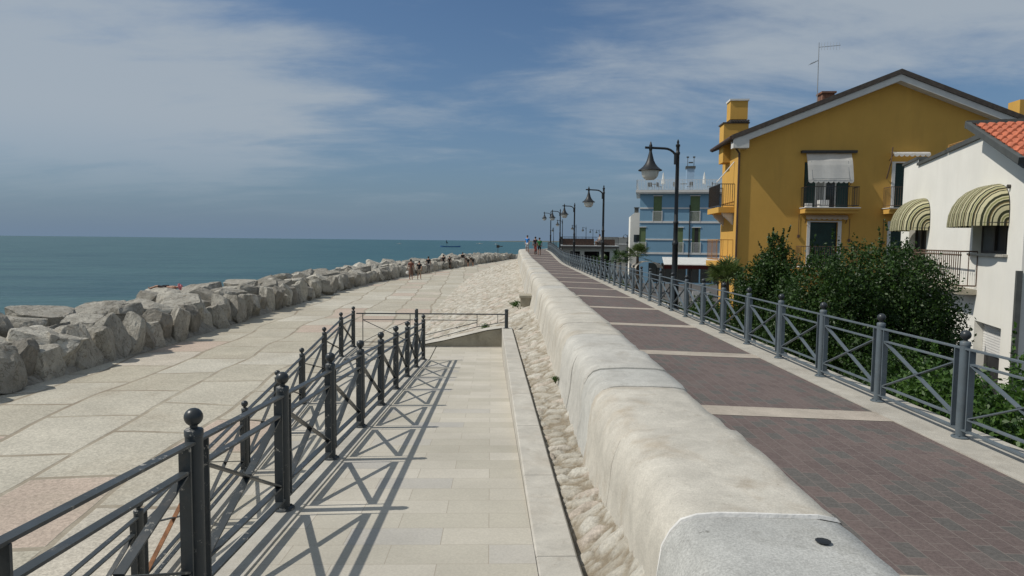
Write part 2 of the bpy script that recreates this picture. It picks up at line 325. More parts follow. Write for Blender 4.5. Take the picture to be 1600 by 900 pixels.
# ------------------------------------------------------------------ mesh helpers
class MB:
    def __init__(s): s.v = []; s.f = []; s.mi = []; s.cur = 0
    def add(s, vs, fs):
        o = len(s.v); s.v += [tuple(p) for p in vs]; s.f += [tuple(i+o for i in f) for f in fs]; s.mi += [s.cur]*len(fs); return s
    def box(s, a, b):                                     # two corners
        x0, y0, z0 = (min(a[i], b[i]) for i in range(3)); x1, y1, z1 = (max(a[i], b[i]) for i in range(3))
        vs = [(x0,y0,z0),(x1,y0,z0),(x1,y1,z0),(x0,y1,z0),(x0,y0,z1),(x1,y0,z1),(x1,y1,z1),(x0,y1,z1)]
        return s.add(vs, [(3,2,1,0),(4,5,6,7),(0,1,5,4),(1,2,6,5),(2,3,7,6),(3,0,4,7)])
    def bar(s, p, q, wd, th, side):                       # flat bar: width along side, thickness across
        p = Vector(p); q = Vector(q); d = (q-p).normalized(); sd_ = Vector(side); sd_ = (sd_ - d*sd_.dot(d)).normalized(); n = d.cross(sd_)
        a = sd_*wd/2; b = n*th/2
        vs = [p-a-b, p+a-b, p+a+b, p-a+b, q-a-b, q+a-b, q+a+b, q-a+b]
        return s.add(vs, [(3,2,1,0),(4,5,6,7),(0,1,5,4),(1,2,6,5),(2,3,7,6),(3,0,4,7)])
    def tube(s, pts, rad, n=8, cap=True):
        pts = [Vector(p) for p in pts]; rad = rad if isinstance(rad, (list, tuple)) else [rad]*len(pts)
        rings = []; ref = None
        for i, p in enumerate(pts):
            d = (pts[min(i+1, len(pts)-1)] - pts[max(i-1, 0)]).normalized()
            if ref is None: ref = Vector((0, 1, 0)) if abs(d.y) < 0.9 else Vector((1, 0, 0))
            a = (ref - d*ref.dot(d)).normalized(); ref = a; b = d.cross(a)
            rings.append([p + (a*math.cos(2*math.pi*k/n) + b*math.sin(2*math.pi*k/n))*rad[i] for k in range(n)])
        vs = [v for r in rings for v in r]; fs = []
        for i in range(len(pts)-1):
            for k in range(n): fs.append((i*n+k, i*n+(k+1) % n, (i+1)*n+(k+1) % n, (i+1)*n+k))
        if cap: fs.append(tuple(range(n-1, -1, -1))); fs.append(tuple(range((len(pts)-1)*n, len(pts)*n)))
        return s.add(vs, fs)
    def lathe(s, prof, n=16, c=(0, 0, 0)):
        vs = []; fs = []
        for r, z in prof:
            for k in range(n): vs.append((c[0]+r*math.cos(2*math.pi*k/n), c[1]+r*math.sin(2*math.pi*k/n), c[2]+z))
        for i in range(len(prof)-1):
            for k in range(n): fs.append((i*n+k, i*n+(k+1) % n, (i+1)*n+(k+1) % n, (i+1)*n+k))
        fs.append(tuple(range(n-1, -1, -1))); fs.append(tuple(range((len(prof)-1)*n, len(prof)*n)))
        return s.add(vs, fs)
    def ball(s, c, r, n=14, sz=1.0):
        prof = [(max(1e-4, r*math.sin(math.pi*i/10)), -r*sz*math.cos(math.pi*i/10)) for i in range(11)]
        return s.lathe(prof, n, c)
    def prism(s, poly, d0, d1, ax):                       # polygon (a,b) extruded along axis ax ('y' -> (a, t, b); 'x' -> (t, a, b))
        n = len(poly)
        mk = (lambda a, b, t: (a, t, b)) if ax == 'y' else ((lambda a, b, t: (t, a, b)) if ax == 'x' else (lambda a, b, t: (a, b, t)))
        vs = [mk(a, b, d0) for a, b in poly] + [mk(a, b, d1) for a, b in poly]
        fs = [tuple(range(n)), tuple(range(2*n-1, n-1, -1))] + [(i, i+n, (i+1) % n + n, (i+1) % n) for i in range(n)]
        return s.add(vs, fs)
    def grid(s, rows):                                    # rows of points, all the same length
        nc = len(rows[0]); vs = [p for r in rows for p in r]; fs = []
        for i in range(len(rows)-1):
            for j in range(nc-1): fs.append((i*nc+j, i*nc+j+1, (i+1)*nc+j+1, (i+1)*nc+j))
        return s.add(vs, fs)
    def build(s, name, mt, parent=None, loc=None, smooth=None, fix=True):
        me = bpy.data.meshes.new(name); me.from_pydata(s.v, [], s.f)
        for mm in (mt if isinstance(mt, (list, tuple)) else [mt]): me.materials.append(M[mm] if isinstance(mm, str) else mm)
        if max(s.mi, default=0): me.polygons.foreach_set('material_index', s.mi)
        if fix:
            bm = bmesh.new(); bm.from_mesh(me); bmesh.ops.recalc_face_normals(bm, faces=bm.faces); bm.to_mesh(me); bm.free()
        if smooth is not None:
            me.polygons.foreach_set('use_smooth', [True]*len(me.polygons)); me.set_sharp_from_angle(angle=R(smooth))
        o = bpy.data.objects.new(name, me); C.objects.link(o)
        if parent: o.parent = parent
        if loc: o.location = loc
        return o
def tag(o, label=None, cat=None, group=None, kind=None):
    if label: o['label'] = label
    if cat: o['category'] = cat
    if group: o['group'] = group
    if kind: o['kind'] = kind
    return o
def thing(name, label, cat, loc=(0, 0, 0), rz=0, group=None):
    o = bpy.data.objects.new(name, None); C.objects.link(o); o.empty_display_size = 0.3
    o.location = loc; o.rotation_euler = (0, 0, rz); return tag(o, label, cat, group)
def kids(o): return [c for c in o.children]
def dup(o, parent=None):
    c = o.copy(); C.objects.link(c)
    if parent is not None: c.parent = parent
    for ch in list(kids(o)): dup(ch, c)
    return c
def struct(o): o['kind'] = 'structure'; return o
def nz(x, y, z=0.0, s=1.0): return mnoise.noise(Vector((x*s, y*s, z*s)))
def sstep(a, b, x):
    t = min(1, max(0, (x-a)/(b-a))); return t*t*(3-2*t)

# ------------------------------------------------------------------ the lie of the land
def bend(y): return 0.0 if y < 80 else 0.26*(math.sqrt((y-80)**2 + 36) - 6)      # the sea front turns right past the rise
def rise(y): return 0.72*sstep(52, 79, y) - 0.25*sstep(86, 104, y)
ROCK = [(-11.6, -14), (-11.7, 15), (-11.5, 20), (-11.75, 30), (-12.0, 45), (-11.9, 54), (-10.6, 67), (-8.6, 81), (-6.2, 97), (-0.5, 133), (9, 170)]
FOOT = [(-3.9, 17), (-4.0, 34), (-4.3, 54), (-4.15, 74), (-2.6, 92), (0.0, 124), (6.5, 150)]
def along(poly, y):
    for (x0, y0), (x1, y1) in zip(poly, poly[1:]):
        if y <= y1: return x0 + (x1-x0)*(y-y0)/(y1-y0)
    return poly[-1][0]
ys = lambda a, b, st: [a + (b-a)*i/max(1, round((b-a)/st)) for i in range(max(1, round((b-a)/st))+1)]
GZ = -2.45
sea = struct(MB().add([(-26000, -9000, -3.3), (26000, -9000, -3.3), (26000, 30000, -3.3), (-26000, 30000, -3.3)], [(0, 1, 2, 3)]).build('sea', 'sea'))
g = MB(); g.grid([[(4.4 + bend(y), y, GZ), (60 + bend(y), y, GZ), (700, y, GZ)] for y in ys(-40, 150, 10)]); struct(g.build('ground', 'asphalt'))
g = MB(); g.grid([[(along(ROCK, y) - 1.6, y, -1.85), (along(FOOT, y) + 2.5, y, -1.85)] for y in ys(-12, 160, 2)]); struct(g.build('promenade', 'promenade'))
# rubble bed under the boulders
g = MB()
for_rows = []
for y in ys(-14, 165, 1.2):
    x = along(ROCK, y)
    for_rows.append([(x - o + 0.15*nz(y, o), y, z + 0.18*nz(o, y, 3)) for o, z in ((-0.1, -1.95), (0.35, -1.5), (1.3, -1.2), (3.0, -1.2), (4.8, -1.7), (7.5, -2.7), (10, -3.8))])
g.grid(for_rows); struct(g.build('breakwater_bed', 'boulder', smooth=60))
sb = MB(); sb.prism([(-150, -3.3), (-60, 1.2), (200, 4.0), (1800, 5.0), (2200, -3.3)], 4000, 4150, 'y'); struct(sb.build('sandbar', 'sand'))

# brick walkway, its stone bands and kerb
def wx(y): return bend(y)
def wz(x, y): return rise(y) + 0.03 - (x-1.5)*0.03
g = MB(); g.grid([[(x + wx(y), y, wz(x, y)) for x in (1.45, 2.6, 3.94)] for y in ys(-8, 140, 2)]); struct(g.build('walkway', 'brick'))
for i in range(36):
    y = 3.28 + 3.73*i
    if y > 134: break
    b = MB(); b.grid([[(x + wx(yy), yy, wz(x, yy) + 0.004) for x in (1.5, 2.7, 3.935)] for yy in (y - 0.2 + 0.0, y + 0.2)])
    struct(b.build('walkway_band', 'band'))
g = MB()
kr = []
for y in ys(-8, 140, 2):
    z = wz(3.94, y) + 0.012
    kr.append([(3.937 + wx(y), y, z - 0.1), (3.937 + wx(y), y, z), (4.58 + wx(y), y, z - 0.006), (4.58 + wx(y), y, z - 0.2)])
g.grid(kr); struct(g.build('kerb', 'kerb'))
g = MB(); g.grid([[(4.52 + wx(y), y, wz(3.94, y) - 0.12), (4.52 + wx(y), y, GZ)] for y in ys(-8, 140, 2)])
tag(g.build('retaining_wall', 'concrete'), 'plain concrete wall holding up the town side of the brick walkway', 'wall')

# ------------------------------------------------------------------ rounded sea wall
PROF = [(0.53, -0.95), (0.60, -0.55), (0.67, -0.20), (0.70, -0.02), (0.710, 0.10), (0.718, 0.205), (0.739, 0.305), (0.774, 0.387), (0.828, 0.439), (0.90, 0.465), (1.0, 0.474), (1.15, 0.476), (1.32, 0.476), (1.48, 0.47), (1.575, 0.455), (1.60, 0.42), (1.60, 0.2), (1.60, -0.2)]
def wtop(y): return 0.30*sstep(52, 79, y) - 0.12*sstep(84, 100, y)
def wpt(k, y, dx, dz, groove):
    x, z = PROF[k]
    cxm, czm = 1.15, 0.1
    a = 0.008*nz(x*2, y*1.6, z*2) + 0.006*nz(x*9, y*7, z*9)
    sx_, sz_ = (x-cxm), (z-czm); L = math.hypot(sx_, sz_)
    e = a - groove
    edge = 0.014*nz(y*4.0, 5.5) if k in (14, 15) else 0
    return (x + dx + sx_/L*e + wx(y) + edge, y, z + dz + sz_/L*e + wtop(y))
joints = [1.55, 3.15, 4.67, 6.05, 6.86]
rj = random.Random(3)
while joints[-1] < 130: joints.append(joints[-1] + rj.uniform(1.0, 1.75))
wall_root = thing('sea_wall', 'long low sea wall of rounded pale stone blocks beside the brick walkway', 'wall', (0, 0, 0))
body = MB()
for j, (a, b) in enumerate(zip(joints, joints[1:])):
    dx, dz = rj.uniform(-.012, .012), rj.uniform(-.014, .014)
    st = 0.11 if a < 25 else (0.3 if a < 60 else 0.8)
    yy = [a, a+0.005] + ys(a+0.03, b-0.03, st) + [b-0.005, b]
    rows = [[wpt(k, y, dx, dz, 0.034 if y in (a, b) else (0.008 if (y-a < 0.02 or b-y < 0.02) else 0)) for k in range(len(PROF))] for y in yy]
    if j == 0:
        e = MB(); e.grid(rows); cap = len(e.v); e.add([rows[0][k] for k in range(len(PROF))], [tuple(range(len(PROF)))])
        es = e.build('end_stone', 'end_stone', wall_root, smooth=50); es['label'] = 'mottled grey end stone edged with white mortar'
    else:
        body.cur = (1 if j == 4 else 2) if j in (4,) else rj.choice((0, 0, 0, 1)) if j > 3 else 0
        if j == 3: body.cur = 2
        body.grid(rows)
body.build('wall_body', ['wall_a', 'wall_b', 'wall_c'], wall_root, smooth=50)
mo = MB(); mr = []
for o in (-0.016, -0.008, 0.008, 0.016):
    mr.append([(lambda p: (p[0] - (0.003 if abs(o) < .01 else -0.012), p[1] + o*(1.0 + 0.8*nz(k*1.3, 2.2)) + 0.018*nz(k*.9, 4.1), p[2] + (0.005 if abs(o) < .01 else -0.012)))(wpt(k, 3.15, 0, 0, 0)) for k in range(3, 16)])
mo.grid(mr); mo.build('mortar_joint', 'mortar', wall_root, smooth=60)
hm = MB(); hm.lathe([(0.001, 0), (0.03, 0.002), (0.034, 0.006), (0.02, 0.009), (0.001, 0.01)], 10, (1.37, 2.86, 0.472)); hm.build('iron_dowel', 'lamp_iron', wall_root)
# the spout block half way along
bl = MB(); bl.box((0.30, 23.4, -0.52), (0.69, 24.3, -0.22)); bl.box((0.26, 23.35, -0.215), (0.69, 24.35, -0.13)); tag(bl.build('stone_spout', 'concrete'), 'small square stone block jutting from the foot of the sea wall', 'stone block')

# ------------------------------------------------------------------ ramp
RA = R(1.8)
def rw(x, y, z): return (x*math.cos(RA) - y*math.sin(RA), x*math.sin(RA) + y*math.cos(RA), z)
def z1(y): return max(0.115 - 0.0689*y, -0.925) if y < 15.1 else -0.925
def z2(y): return max(-0.93 - 0.1*(15.2 - y), -1.846) if y < 15.2 else -0.925
def zc(y): return max(-0.08 - 0.021*y, z1(y) + 0.004)
def rot_build(mb, name, mt, **k):
    o = mb.build(name, mt, **k); o.rotation_euler = (0, 0, RA); return o
YE = 17.02
g = MB(); g.grid([[(-1.38, y, z1(y)), (0.285, y, z1(y))] for y in [-3] + ys(0, 15.1, 1) + [YE]]); struct(rot_build(g, 'ramp', 'ramp'))
g = MB(); g.grid([[(-1.62, y, z1(y) - 2.2), (-1.62, y, z1(y) + 0.012), (-1.38, y, z1(y) + 0.012), (-1.38, y, z1(y) - 0.05)] for y in [-3] + ys(0, 15.1, 1)])
struct(rot_build(g, 'ramp_kerb', 'coping'))
g = MB(); g.grid([[(-3.30, y, z2(y)), (-1.60, y, z2(y))] for y in [6.2] + ys(7, 15.2, 1)]); g.grid([[(-3.32, y, -0.925), (-1.36, y, -0.925)] for y in (15.1, YE)]); struct(rot_build(g, 'lower_ramp', 'ramp'))
g = MB(); g.grid([[(-3.52, y, -2.0), (-3.52, y, z2(y) + 0.015), (-3.29, y, z2(y) + 0.015), (-3.29, y, z2(y) - 0.05)] for y in [1.0] + ys(6, 15.2, 1) + [YE]])
g.grid([[(-3.52, YE, -2.0), (0, YE, -2.0)], [(-3.52, YE, -0.91), (0, YE, -0.91)]])
struct(rot_build(g, 'ramp_edge', 'coping'))
g = MB()
cj = [-3, 0.6, 2.3, 4.0, 5.55, 7.2, 8.9, 10.4, 12.1, 13.8, 15.4, YE + 0.3]
for a, b in zip(cj, cj[1:]):
    g.grid([[(0.288, y, zc(y) - 0.9), (0.288, y, zc(y) - 0.012), (0.30, y, zc(y)), (0.535, y, zc(y)), (0.547, y, zc(y) - 0.012), (0.547, y, zc(y) - 0.9)] for y in ys(a + 0.003, b - 0.003, 0.8)])
struct(rot_build(g, 'ramp_coping', 'coping'))
# end wall of the landing, its top following the slope behind
g = MB()
g.prism([(-1.75, -1.2), (0.286, -1.2), (0.286, -0.47), (-0.1, -0.52), (-1.2, -0.79), (-1.75, -0.90)], YE, YE + 0.22, 'y')
ew = rot_build(g, 'end_wall', 'concrete'); tag(ew, 'low stained concrete wall closing the far end of the ramp landing', 'wall')
g = MB(); g.grid([[(-1.85, YE-0.03, -0.89), (-1.85, YE+0.27, -0.86)], [(-1.2, YE-0.03, -0.765), (-1.2, YE+0.27, -0.74)], [(-0.1, YE-0.03, -0.495), (-0.1, YE+0.27, -0.47)], [(0.27, YE-0.03, -0.44), (0.27, YE+0.27, -0.42)]])
g2 = g.build('coping_slab', 'coping'); g2.parent = ew

# ------------------------------------------------------------------ rubble slope below the wall
KX, KY = 4.3, 6.8
def cobble(x, y):                                        # height, stone tone, joint: dressed rubble laid in rough courses
    d, p = mnoise.voronoi(Vector((x*KX + 0.3*nz(x, y, 1, 2.0), y*KY + 0.3*nz(x, y, 7, 2.0), 0.0)))
    e = min(1.0, max(0.0, (d[1]-d[0]-0.03)*3.2))
    h = (math.sin(p[0].x*71.7 + p[0].y*33.3)*43.7) % 1.0
    tl = (math.sin(p[0].x*21.7 + p[0].y*93.3)*17.7) % 1.0
    return e*(0.04 + 0.05*h + 0.05*(tl-.5)*(x*KX-p[0].x) + 0.06*(h-.4)*(y*KY-p[0].y)) + 0.014*nz(x, y, 0, 11) + 0.006*nz(x, y, 0, 30) - 0.03, h, 1 - sstep(0.05, .62, e)
def rubble_obj(name, rows, ang):
    g = MB(); g.grid([[r[:3] for r in q] for q in rows]); o = g.build(name, 'rubble', smooth=ang); fl = [r for q in rows for r in q]
    for nm, k in (('stone_cell', 3), ('stone_joint', 4)):
        at_ = o.data.attributes.new(nm, 'FLOAT', 'POINT'); at_.data.foreach_set('value', [r[k] for r in fl])
    return struct(o)
rows = []
for y in ys(-2.5, YE + 0.3, 0.032):
    xa = 0.56 - 0.0314*y; xb = 0.74
    za = zc(y) - 0.06; zb = 0.12 - 0.34*sstep(2.6, 6.6, y)
    r = []
    for i in range(19):
        t = i/18; x = xa + (xb-xa)*t; c = cobble(x*1.0, y*1.0) if i else (-.03, .5, 1)
        r.append((x, y, za + (zb-za)*(t**1.3) + c[0]*0.55, c[1], c[2]))
    rows.append(r)
rubble_obj('rubble_strip', rows, 35)
rows = []
for y in ys(YE + 0.22, 34, 0.055) + ys(34.1, 60, 0.11) + ys(60.4, 126, 0.4):
    xf = along(FOOT, y); xw = 0.74 + wx(y); n = 72
    cut = sstep(YE, YE + 1.2, y)
    r = []
    for i in range(n+1):
        t = i/n; x = xf + (xw-xf)*t; zz = -1.87 + (1.63 - 0.36*sstep(17.5, 27, y) + rise(y)*0.35)*t + 0.05*nz(x*.5, y*.4)*math.sin(math.pi*t)
        zz -= 0.10*(1-cut)*(1-t)
        c = cobble(x*0.62, y*0.62)
        r.append((x, y, zz + c[0]*(1.05 if 0 < i < n else .6), c[1], c[2]))
    rows.append(r)
rubble_obj('embankment', rows, 35)
# weeds at the foot of the wall
def leaves(centers, normals_rand, n, size, spread, rs, aspect=0.55):
    P = centers; V = []
    k = len(P)
    a = rs.normal(size=(k, 3)); a /= np.linalg.norm(a, axis=1)[:, None]
    b = rs.normal(size=(k, 3)); b -= a*(a*b).sum(1)[:, None]; b /= np.linalg.norm(b, axis=1)[:, None]
    s = size*rs.uniform(0.6, 1.25, (k, 1))
    v = np.stack([P - a*s, P + b*s*aspect, P + a*s, P - b*s*aspect], 1).reshape(-1, 3)
    return v
def leaf_object(name, v, mt, parent, loc=(0, 0, 0)):
    n = len(v)//4; me = bpy.data.meshes.new(name); me.vertices.add(len(v)); me.vertices.foreach_set('co', v.astype(np.float32).ravel())
    me.loops.add(4*n); me.loops.foreach_set('vertex_index', np.arange(4*n, dtype=np.int32)); me.polygons.add(n)
    me.polygons.foreach_set('loop_start', np.arange(0, 4*n, 4, dtype=np.int32)); me.update(); me.validate()
    me.materials.append(M[mt]); o = bpy.data.objects.new(name, me); C.objects.link(o); o.parent = parent; o.location = loc; return o
for i, (x, y, z, s, lb) in enumerate([(0.12, 22.9, -0.42, 0.15, 'round green weed tuft by the stone spout'), (-0.75, 19.0, -0.70, 0.11, 'small dark weed growing in the rubble past the landing fence'), (0.62, 9.3, -0.16, 0.05, 'tiny weed in the joint at the foot of the sea wall')]):
    rs = np.random.RandomState(20+i); t = thing('weed', lb, 'plant', (x, y, z))
    c = rs.normal(size=(260, 3))*np.array([s*.5, s*.5, s*.35]) + np.array([0, 0, s*.3]); leaf_object('foliage', leaves(c, 0, 260, s*.22, 0, rs), 'leaf_light', t)
    st = MB()
    for q in range(5): st.tube([(0, 0, -.05), (rs.normal()*s*.4, rs.normal()*s*.4, s*.7)], 0.006, 4)
    st.build('stem', 'bark', t)

# ------------------------------------------------------------------ boulders
def boulder_mesh(seed):
    rr = random.Random(seed); bm = bmesh.new(); bmesh.ops.create_icosphere(bm, subdivisions=4, radius=1.0)
    planes = []
    q0 = Matrix.Rotation(rr.uniform(0, 6.28), 3, 'Z') @ Matrix.Rotation(rr.uniform(-.22, .22), 3, 'X') @ Matrix.Rotation(rr.uniform(-.22, .22), 3, 'Y')
    for n in ((1, 0, 0), (-1, 0, 0), (0, 1, 0), (0, -1, 0), (0, 0, 1), (0, 0, -1)):
        n = q0 @ Vector(n) + Vector((rr.gauss(0, .13), rr.gauss(0, .13), rr.gauss(0, .13))); planes.append((n.normalized(), rr.uniform(0.54, 0.74)))
    for k in range(rr.randint(9, 14)):
        n = Vector((rr.gauss(0, 1), rr.gauss(0, 1), rr.gauss(0, .9))).normalized(); planes.append((n, rr.uniform(0.58, 0.80)))
    off = Vector((seed*3.1, seed*1.7, 0))
    for v in bm.verts:
        p = v.co.copy()
        for n, d in planes:
            q = p.dot(n)
            if q > d: p -= n*(q-d)*0.985
        r = mnoise.fractal(p*1.6 + off, 0.9, 2.1, 5)
        c = abs(mnoise.noise(p*2.7 + off))
        v.co = p*(1.25 + 0.10*r - 0.06*max(0, 0.1-c)/0.1)
    me = bpy.data.meshes.new('boulder'); bm.to_mesh(me); bm.free(); me.materials.append(M['boulder'])
    me.polygons.foreach_set('use_smooth', [True]*len(me.polygons)); me.set_sharp_from_angle(angle=R(22)); return me
bmeshes = [boulder_mesh(i+1) for i in range(16)]
br = random.Random(11)
B_FRONT = 'blocky grey boulder in the front row of the breakwater, farther along than the nearest five'
B_CREST = 'pale boulder on the crest of the breakwater, behind the front row'
B_SEA = 'pale boulder on the seaward side of the breakwater, facing the open water'
nearest = ['nearest front row boulder, cut off at the left edge of the picture', 'front row boulder second from the left edge of the picture', 'front row boulder third from the left edge of the picture',
           'front row boulder fourth from the left edge of the picture', 'front row boulder fifth from the left edge of the picture']
protos = {}
cnt = 0; vis_front = 0
def put_boulder(x, y, z, sx_, sy_, sz_, rz, label):
    global cnt
    me = br.choice(bmeshes)
    if me not in protos:
        o = bpy.data.objects.new('boulder', me); C.objects.link(o); protos[me] = o
    else:
        o = protos[me].copy(); C.objects.link(o)
    o.location = (x, y, z); o.scale = (sx_, sy_, sz_); o.rotation_euler = (br.uniform(-.3, .3), br.uniform(-.3, .3), rz)
    tag(o, label, 'boulder', 'boulders of the breakwater'); cnt += 1
y = 12.2; placed = []
while y < 138:
    s = br.uniform(0.34, 0.64)*(1.0 if y < 45 else 1.25)
    hh = br.uniform(0.58, 0.82)
    x = along(ROCK, y) - s*0.62 + br.uniform(-.3, .14)
    lab = B_FRONT
    if y > 15.2 and vis_front < len(nearest): lab = nearest[vis_front]; vis_front += 1
    put_boulder(x, y, -1.85 + hh*0.62, s*1.0, s, hh*1.0, br.uniform(0, 6.28), lab)
    y += s*1.46 + (0.3 if y > 70 else 0)
for off, zt, z0, step, smin, smax, lab, y0, y1 in ((1.5, -1.02, 0.25, 1.6, .5, .95, B_CREST, 12, 138), (3.2, -1.04, 0.3, 1.9, .65, 1.15, B_CREST, 13, 136), (4.9, -1.4, 0.3, 2.3, .7, 1.25, B_SEA, 15, 132), (7.0, -2.3, 0.4, 3.6, .8, 1.3, B_SEA, 22, 128)):
    y = y0
    while y < y1 and cnt < 299:
        s = br.uniform(smin, smax); x = along(ROCK, y) - off + br.uniform(-.4, .4)
        put_boulder(x, y, zt + br.uniform(-.22, .16) - 0.25*(s - smin), s, s*br.uniform(.8, 1.2), s*br.uniform(.55, .75), br.uniform(0, 6.28), lab)
        y += s*step*br.uniform(.8, 1.1)*(1.0 if y < 60 else 1.25)
put_boulder(-18.3, 36.0, -1.40, 1.45, 0.9, 0.42, 0.0, 'flat boulder under the sunbather with the pink hat')
print('boulders', cnt)

# ------------------------------------------------------------------ fences
def post_meshes(mt, n=16):
    p = MB(); p.lathe([(0.075, 0), (0.078, 0.006), (0.075, 0.014), (0.046, 0.017), (0.043, 0.02), (0.043, 0.875), (0.046, 0.877), (0.046, 0.905), (0.042, 0.91), (0.02, 0.918)], n)
    for k in range(4): p.box((0.052*math.cos(k*1.57+.78)-.008, 0.052*math.sin(k*1.57+.78)-.008, 0.014), (0.052*math.cos(k*1.57+.78)+.008, 0.052*math.sin(k*1.57+.78)+.008, 0.026))
    post = p.build('post', mt, smooth=40)
    b = MB(); b.lathe([(0.018, 0.914), (0.02, 0.935), (0.017, 0.94)], 12); b.ball((0, 0, 0.972), 0.046, 16); ball = b.build('ball_finial', 'ball', post, smooth=60)
    return post, ball
def panel(p, q, root, mt, rusty=False, slant=None, end_gap=0.0):
    p = Vector(p); q = Vector(q); d = q - p; flat = Vector((d.x, d.y, 0)).normalized(); side = Vector((-flat.y, flat.x, 0)); L = Vector((d.x, d.y, 0)).length
    o = Vector(root.location)
    def at(t, h): return p + d*(t/L) + Vector((0, 0, h)) - o
    a, b = 0.105, L - 0.105
    f = MB()
    f.bar(at(0.03, .845), at(L-.03, .845), .05, .014, side); f.bar(at(0.03, .082), at(L-.03, .082), .05, .014, side)
    f.bar(at(a, .712), at(b, .712), .048, .013, side); f.bar(at(a, .195), at(b, .195), .048, .013, side)
    for t in (a, b): f.bar(at(t, .089), at(t, .838), .058, .013, side)
    pn = f.build('panel', mt, root)
    for h0, h1, off, r in ((.702, .205, 0, rusty), (.205, .702, 0.0, False)):
        x = MB()
        if h0 > h1: x.bar(at(a+.008, h0), at(b-.008, h1), .046, .011, side)
        else:
            mid0 = at((a+b)/2 - .012, .4535 - .006); mid1 = at((a+b)/2 + .012, .4535 + .006)
            x.bar(at(a+.008, h0), mid0, .046, .011, side); x.bar(mid1, at(b-.008, h1), .046, .011, side)
        br_ = x.build('brace', 'rust' if r else mt, pn)
        if r: br_['label'] = 'rusty brown brace'
    return pn
def fence(name, label, pts, mt, panels=None, rusty=()):
    root = thing(name, label, 'fence', pts[0])
    pr = post_meshes(mt)[0]
    for i, p in enumerate(pts):
        po = pr if i == 0 else dup(pr, root)
        po.parent = root; po.location = Vector(p) - Vector(pts[0])
    for i in range(len(pts)-1):
        if panels is None or i in panels: panel(pts[i], pts[i+1], root, mt, i in rusty)
    return root
SP = 1.452
fi = [rw(-1.50, y, z1(y) + 0.012) for y in [4.86 + SP*k for k in (-2, -1, 0, 1, 2, 3, 4, 5, 6, 7)]]
fence('ramp_fence', 'dark slate fence with ball topped posts and crossed braces beside the pale paved ramp', fi, 'fence')
fo = [rw(-3.41, y, (z2(y) + 0.015)) for y in [16.78, 15.4, 13.85, 12.2, 10.8, 9.35, 7.95, 6.5, 5.05, 3.6]]
fence('outer_ramp_fence', 'lower dark fence with ball topped posts along the promenade side of the ramp', fo, 'fence', rusty=(6,))
# fence closing the landing
root = thing('landing_fence', 'dark fence with thin rails across the far end of the ramp landing', 'fence', rw(-3.41, 16.9, -0.91))
O = Vector(root.location)
pm = MB(); pm.lathe([(0.06, 0), (0.06, .012), (0.043, .016), (0.043, .93), (0.03, .945)], 14); pmo = pm.build('post', 'fence', root, smooth=40)
pmo.location = Vector(rw(-1.86, 16.9, -0.90)) - O
sp_ = MB(); sp_.lathe([(0.07, 0), (0.07, .012), (0.045, .016), (0.045, .44), (0.05, .442), (0.05, .47), (0.03, .485)], 14); spo = sp_.build('post', 'fence', root, smooth=40); spo.location = Vector(rw(0.40, 16.9, -0.435)) - O
def lp(x, z): return Vector(rw(x, 16.9, z)) - O
f = MB(); sd3 = (0, 1, 0)
f.bar(lp(-3.36, -.08), lp(-1.9, -.08), .05, .026, sd3); f.bar(lp(-3.2, -.235), lp(-1.95, -.235), .035, .014, sd3); f.bar(lp(-3.36, -.80), lp(-1.9, -.80), .035, .014, sd3)
for x in (-3.2, -2.02): f.bar(lp(x, -.80), lp(x, -.08), .035, .014, sd3)
pn = f.build('panel', 'fence', root)
x = MB(); x.bar(lp(-3.19, -.245), lp(-2.03, -.79), .03, .012, sd3); x.build('brace', 'fence', pn); x = MB(); x.bar(lp(-3.19, -.79), lp(-2.65, -.51), .03, .012, sd3); x.bar(lp(-2.57, -.48), lp(-2.03, -.245), .03, .012, sd3); x.build('brace', 'fence', pn)
f = MB(); f.bar(lp(-1.82, -.08), lp(.38, -.08), .05, .026, sd3); f.bar(lp(-1.7, -.235), lp(-.34, -.235), .035, .014, sd3)
f.bar(lp(-1.7, -.78), lp(-.34, -.40), .035, .014, sd3); f.bar(lp(-.34, -.40), lp(.38, -.27), .035, .014, sd3); f.bar(lp(-1.7, -.63), lp(-.34, -.29), .03, .014, sd3)
for x0, za, zb in ((-1.7, -.78, -.08), (-.34, -.40, -.08), (.18, -.305, -.08)): f.bar(lp(x0, za), lp(x0, zb), .03, .014, sd3)
f.build('panel', 'fence', root)
# town-side fence, 60 bays
pts = []; y = 3.36
while y < 92:
    pts.append((4.235 + wx(y), y, wz(3.94, y) + 0.01)); y += 1.44
fence('promenade_fence', 'long slate fence, coloured blue grey for sky light, with ball topped posts on the kerb of the brick walkway', pts, 'fence_skylit')

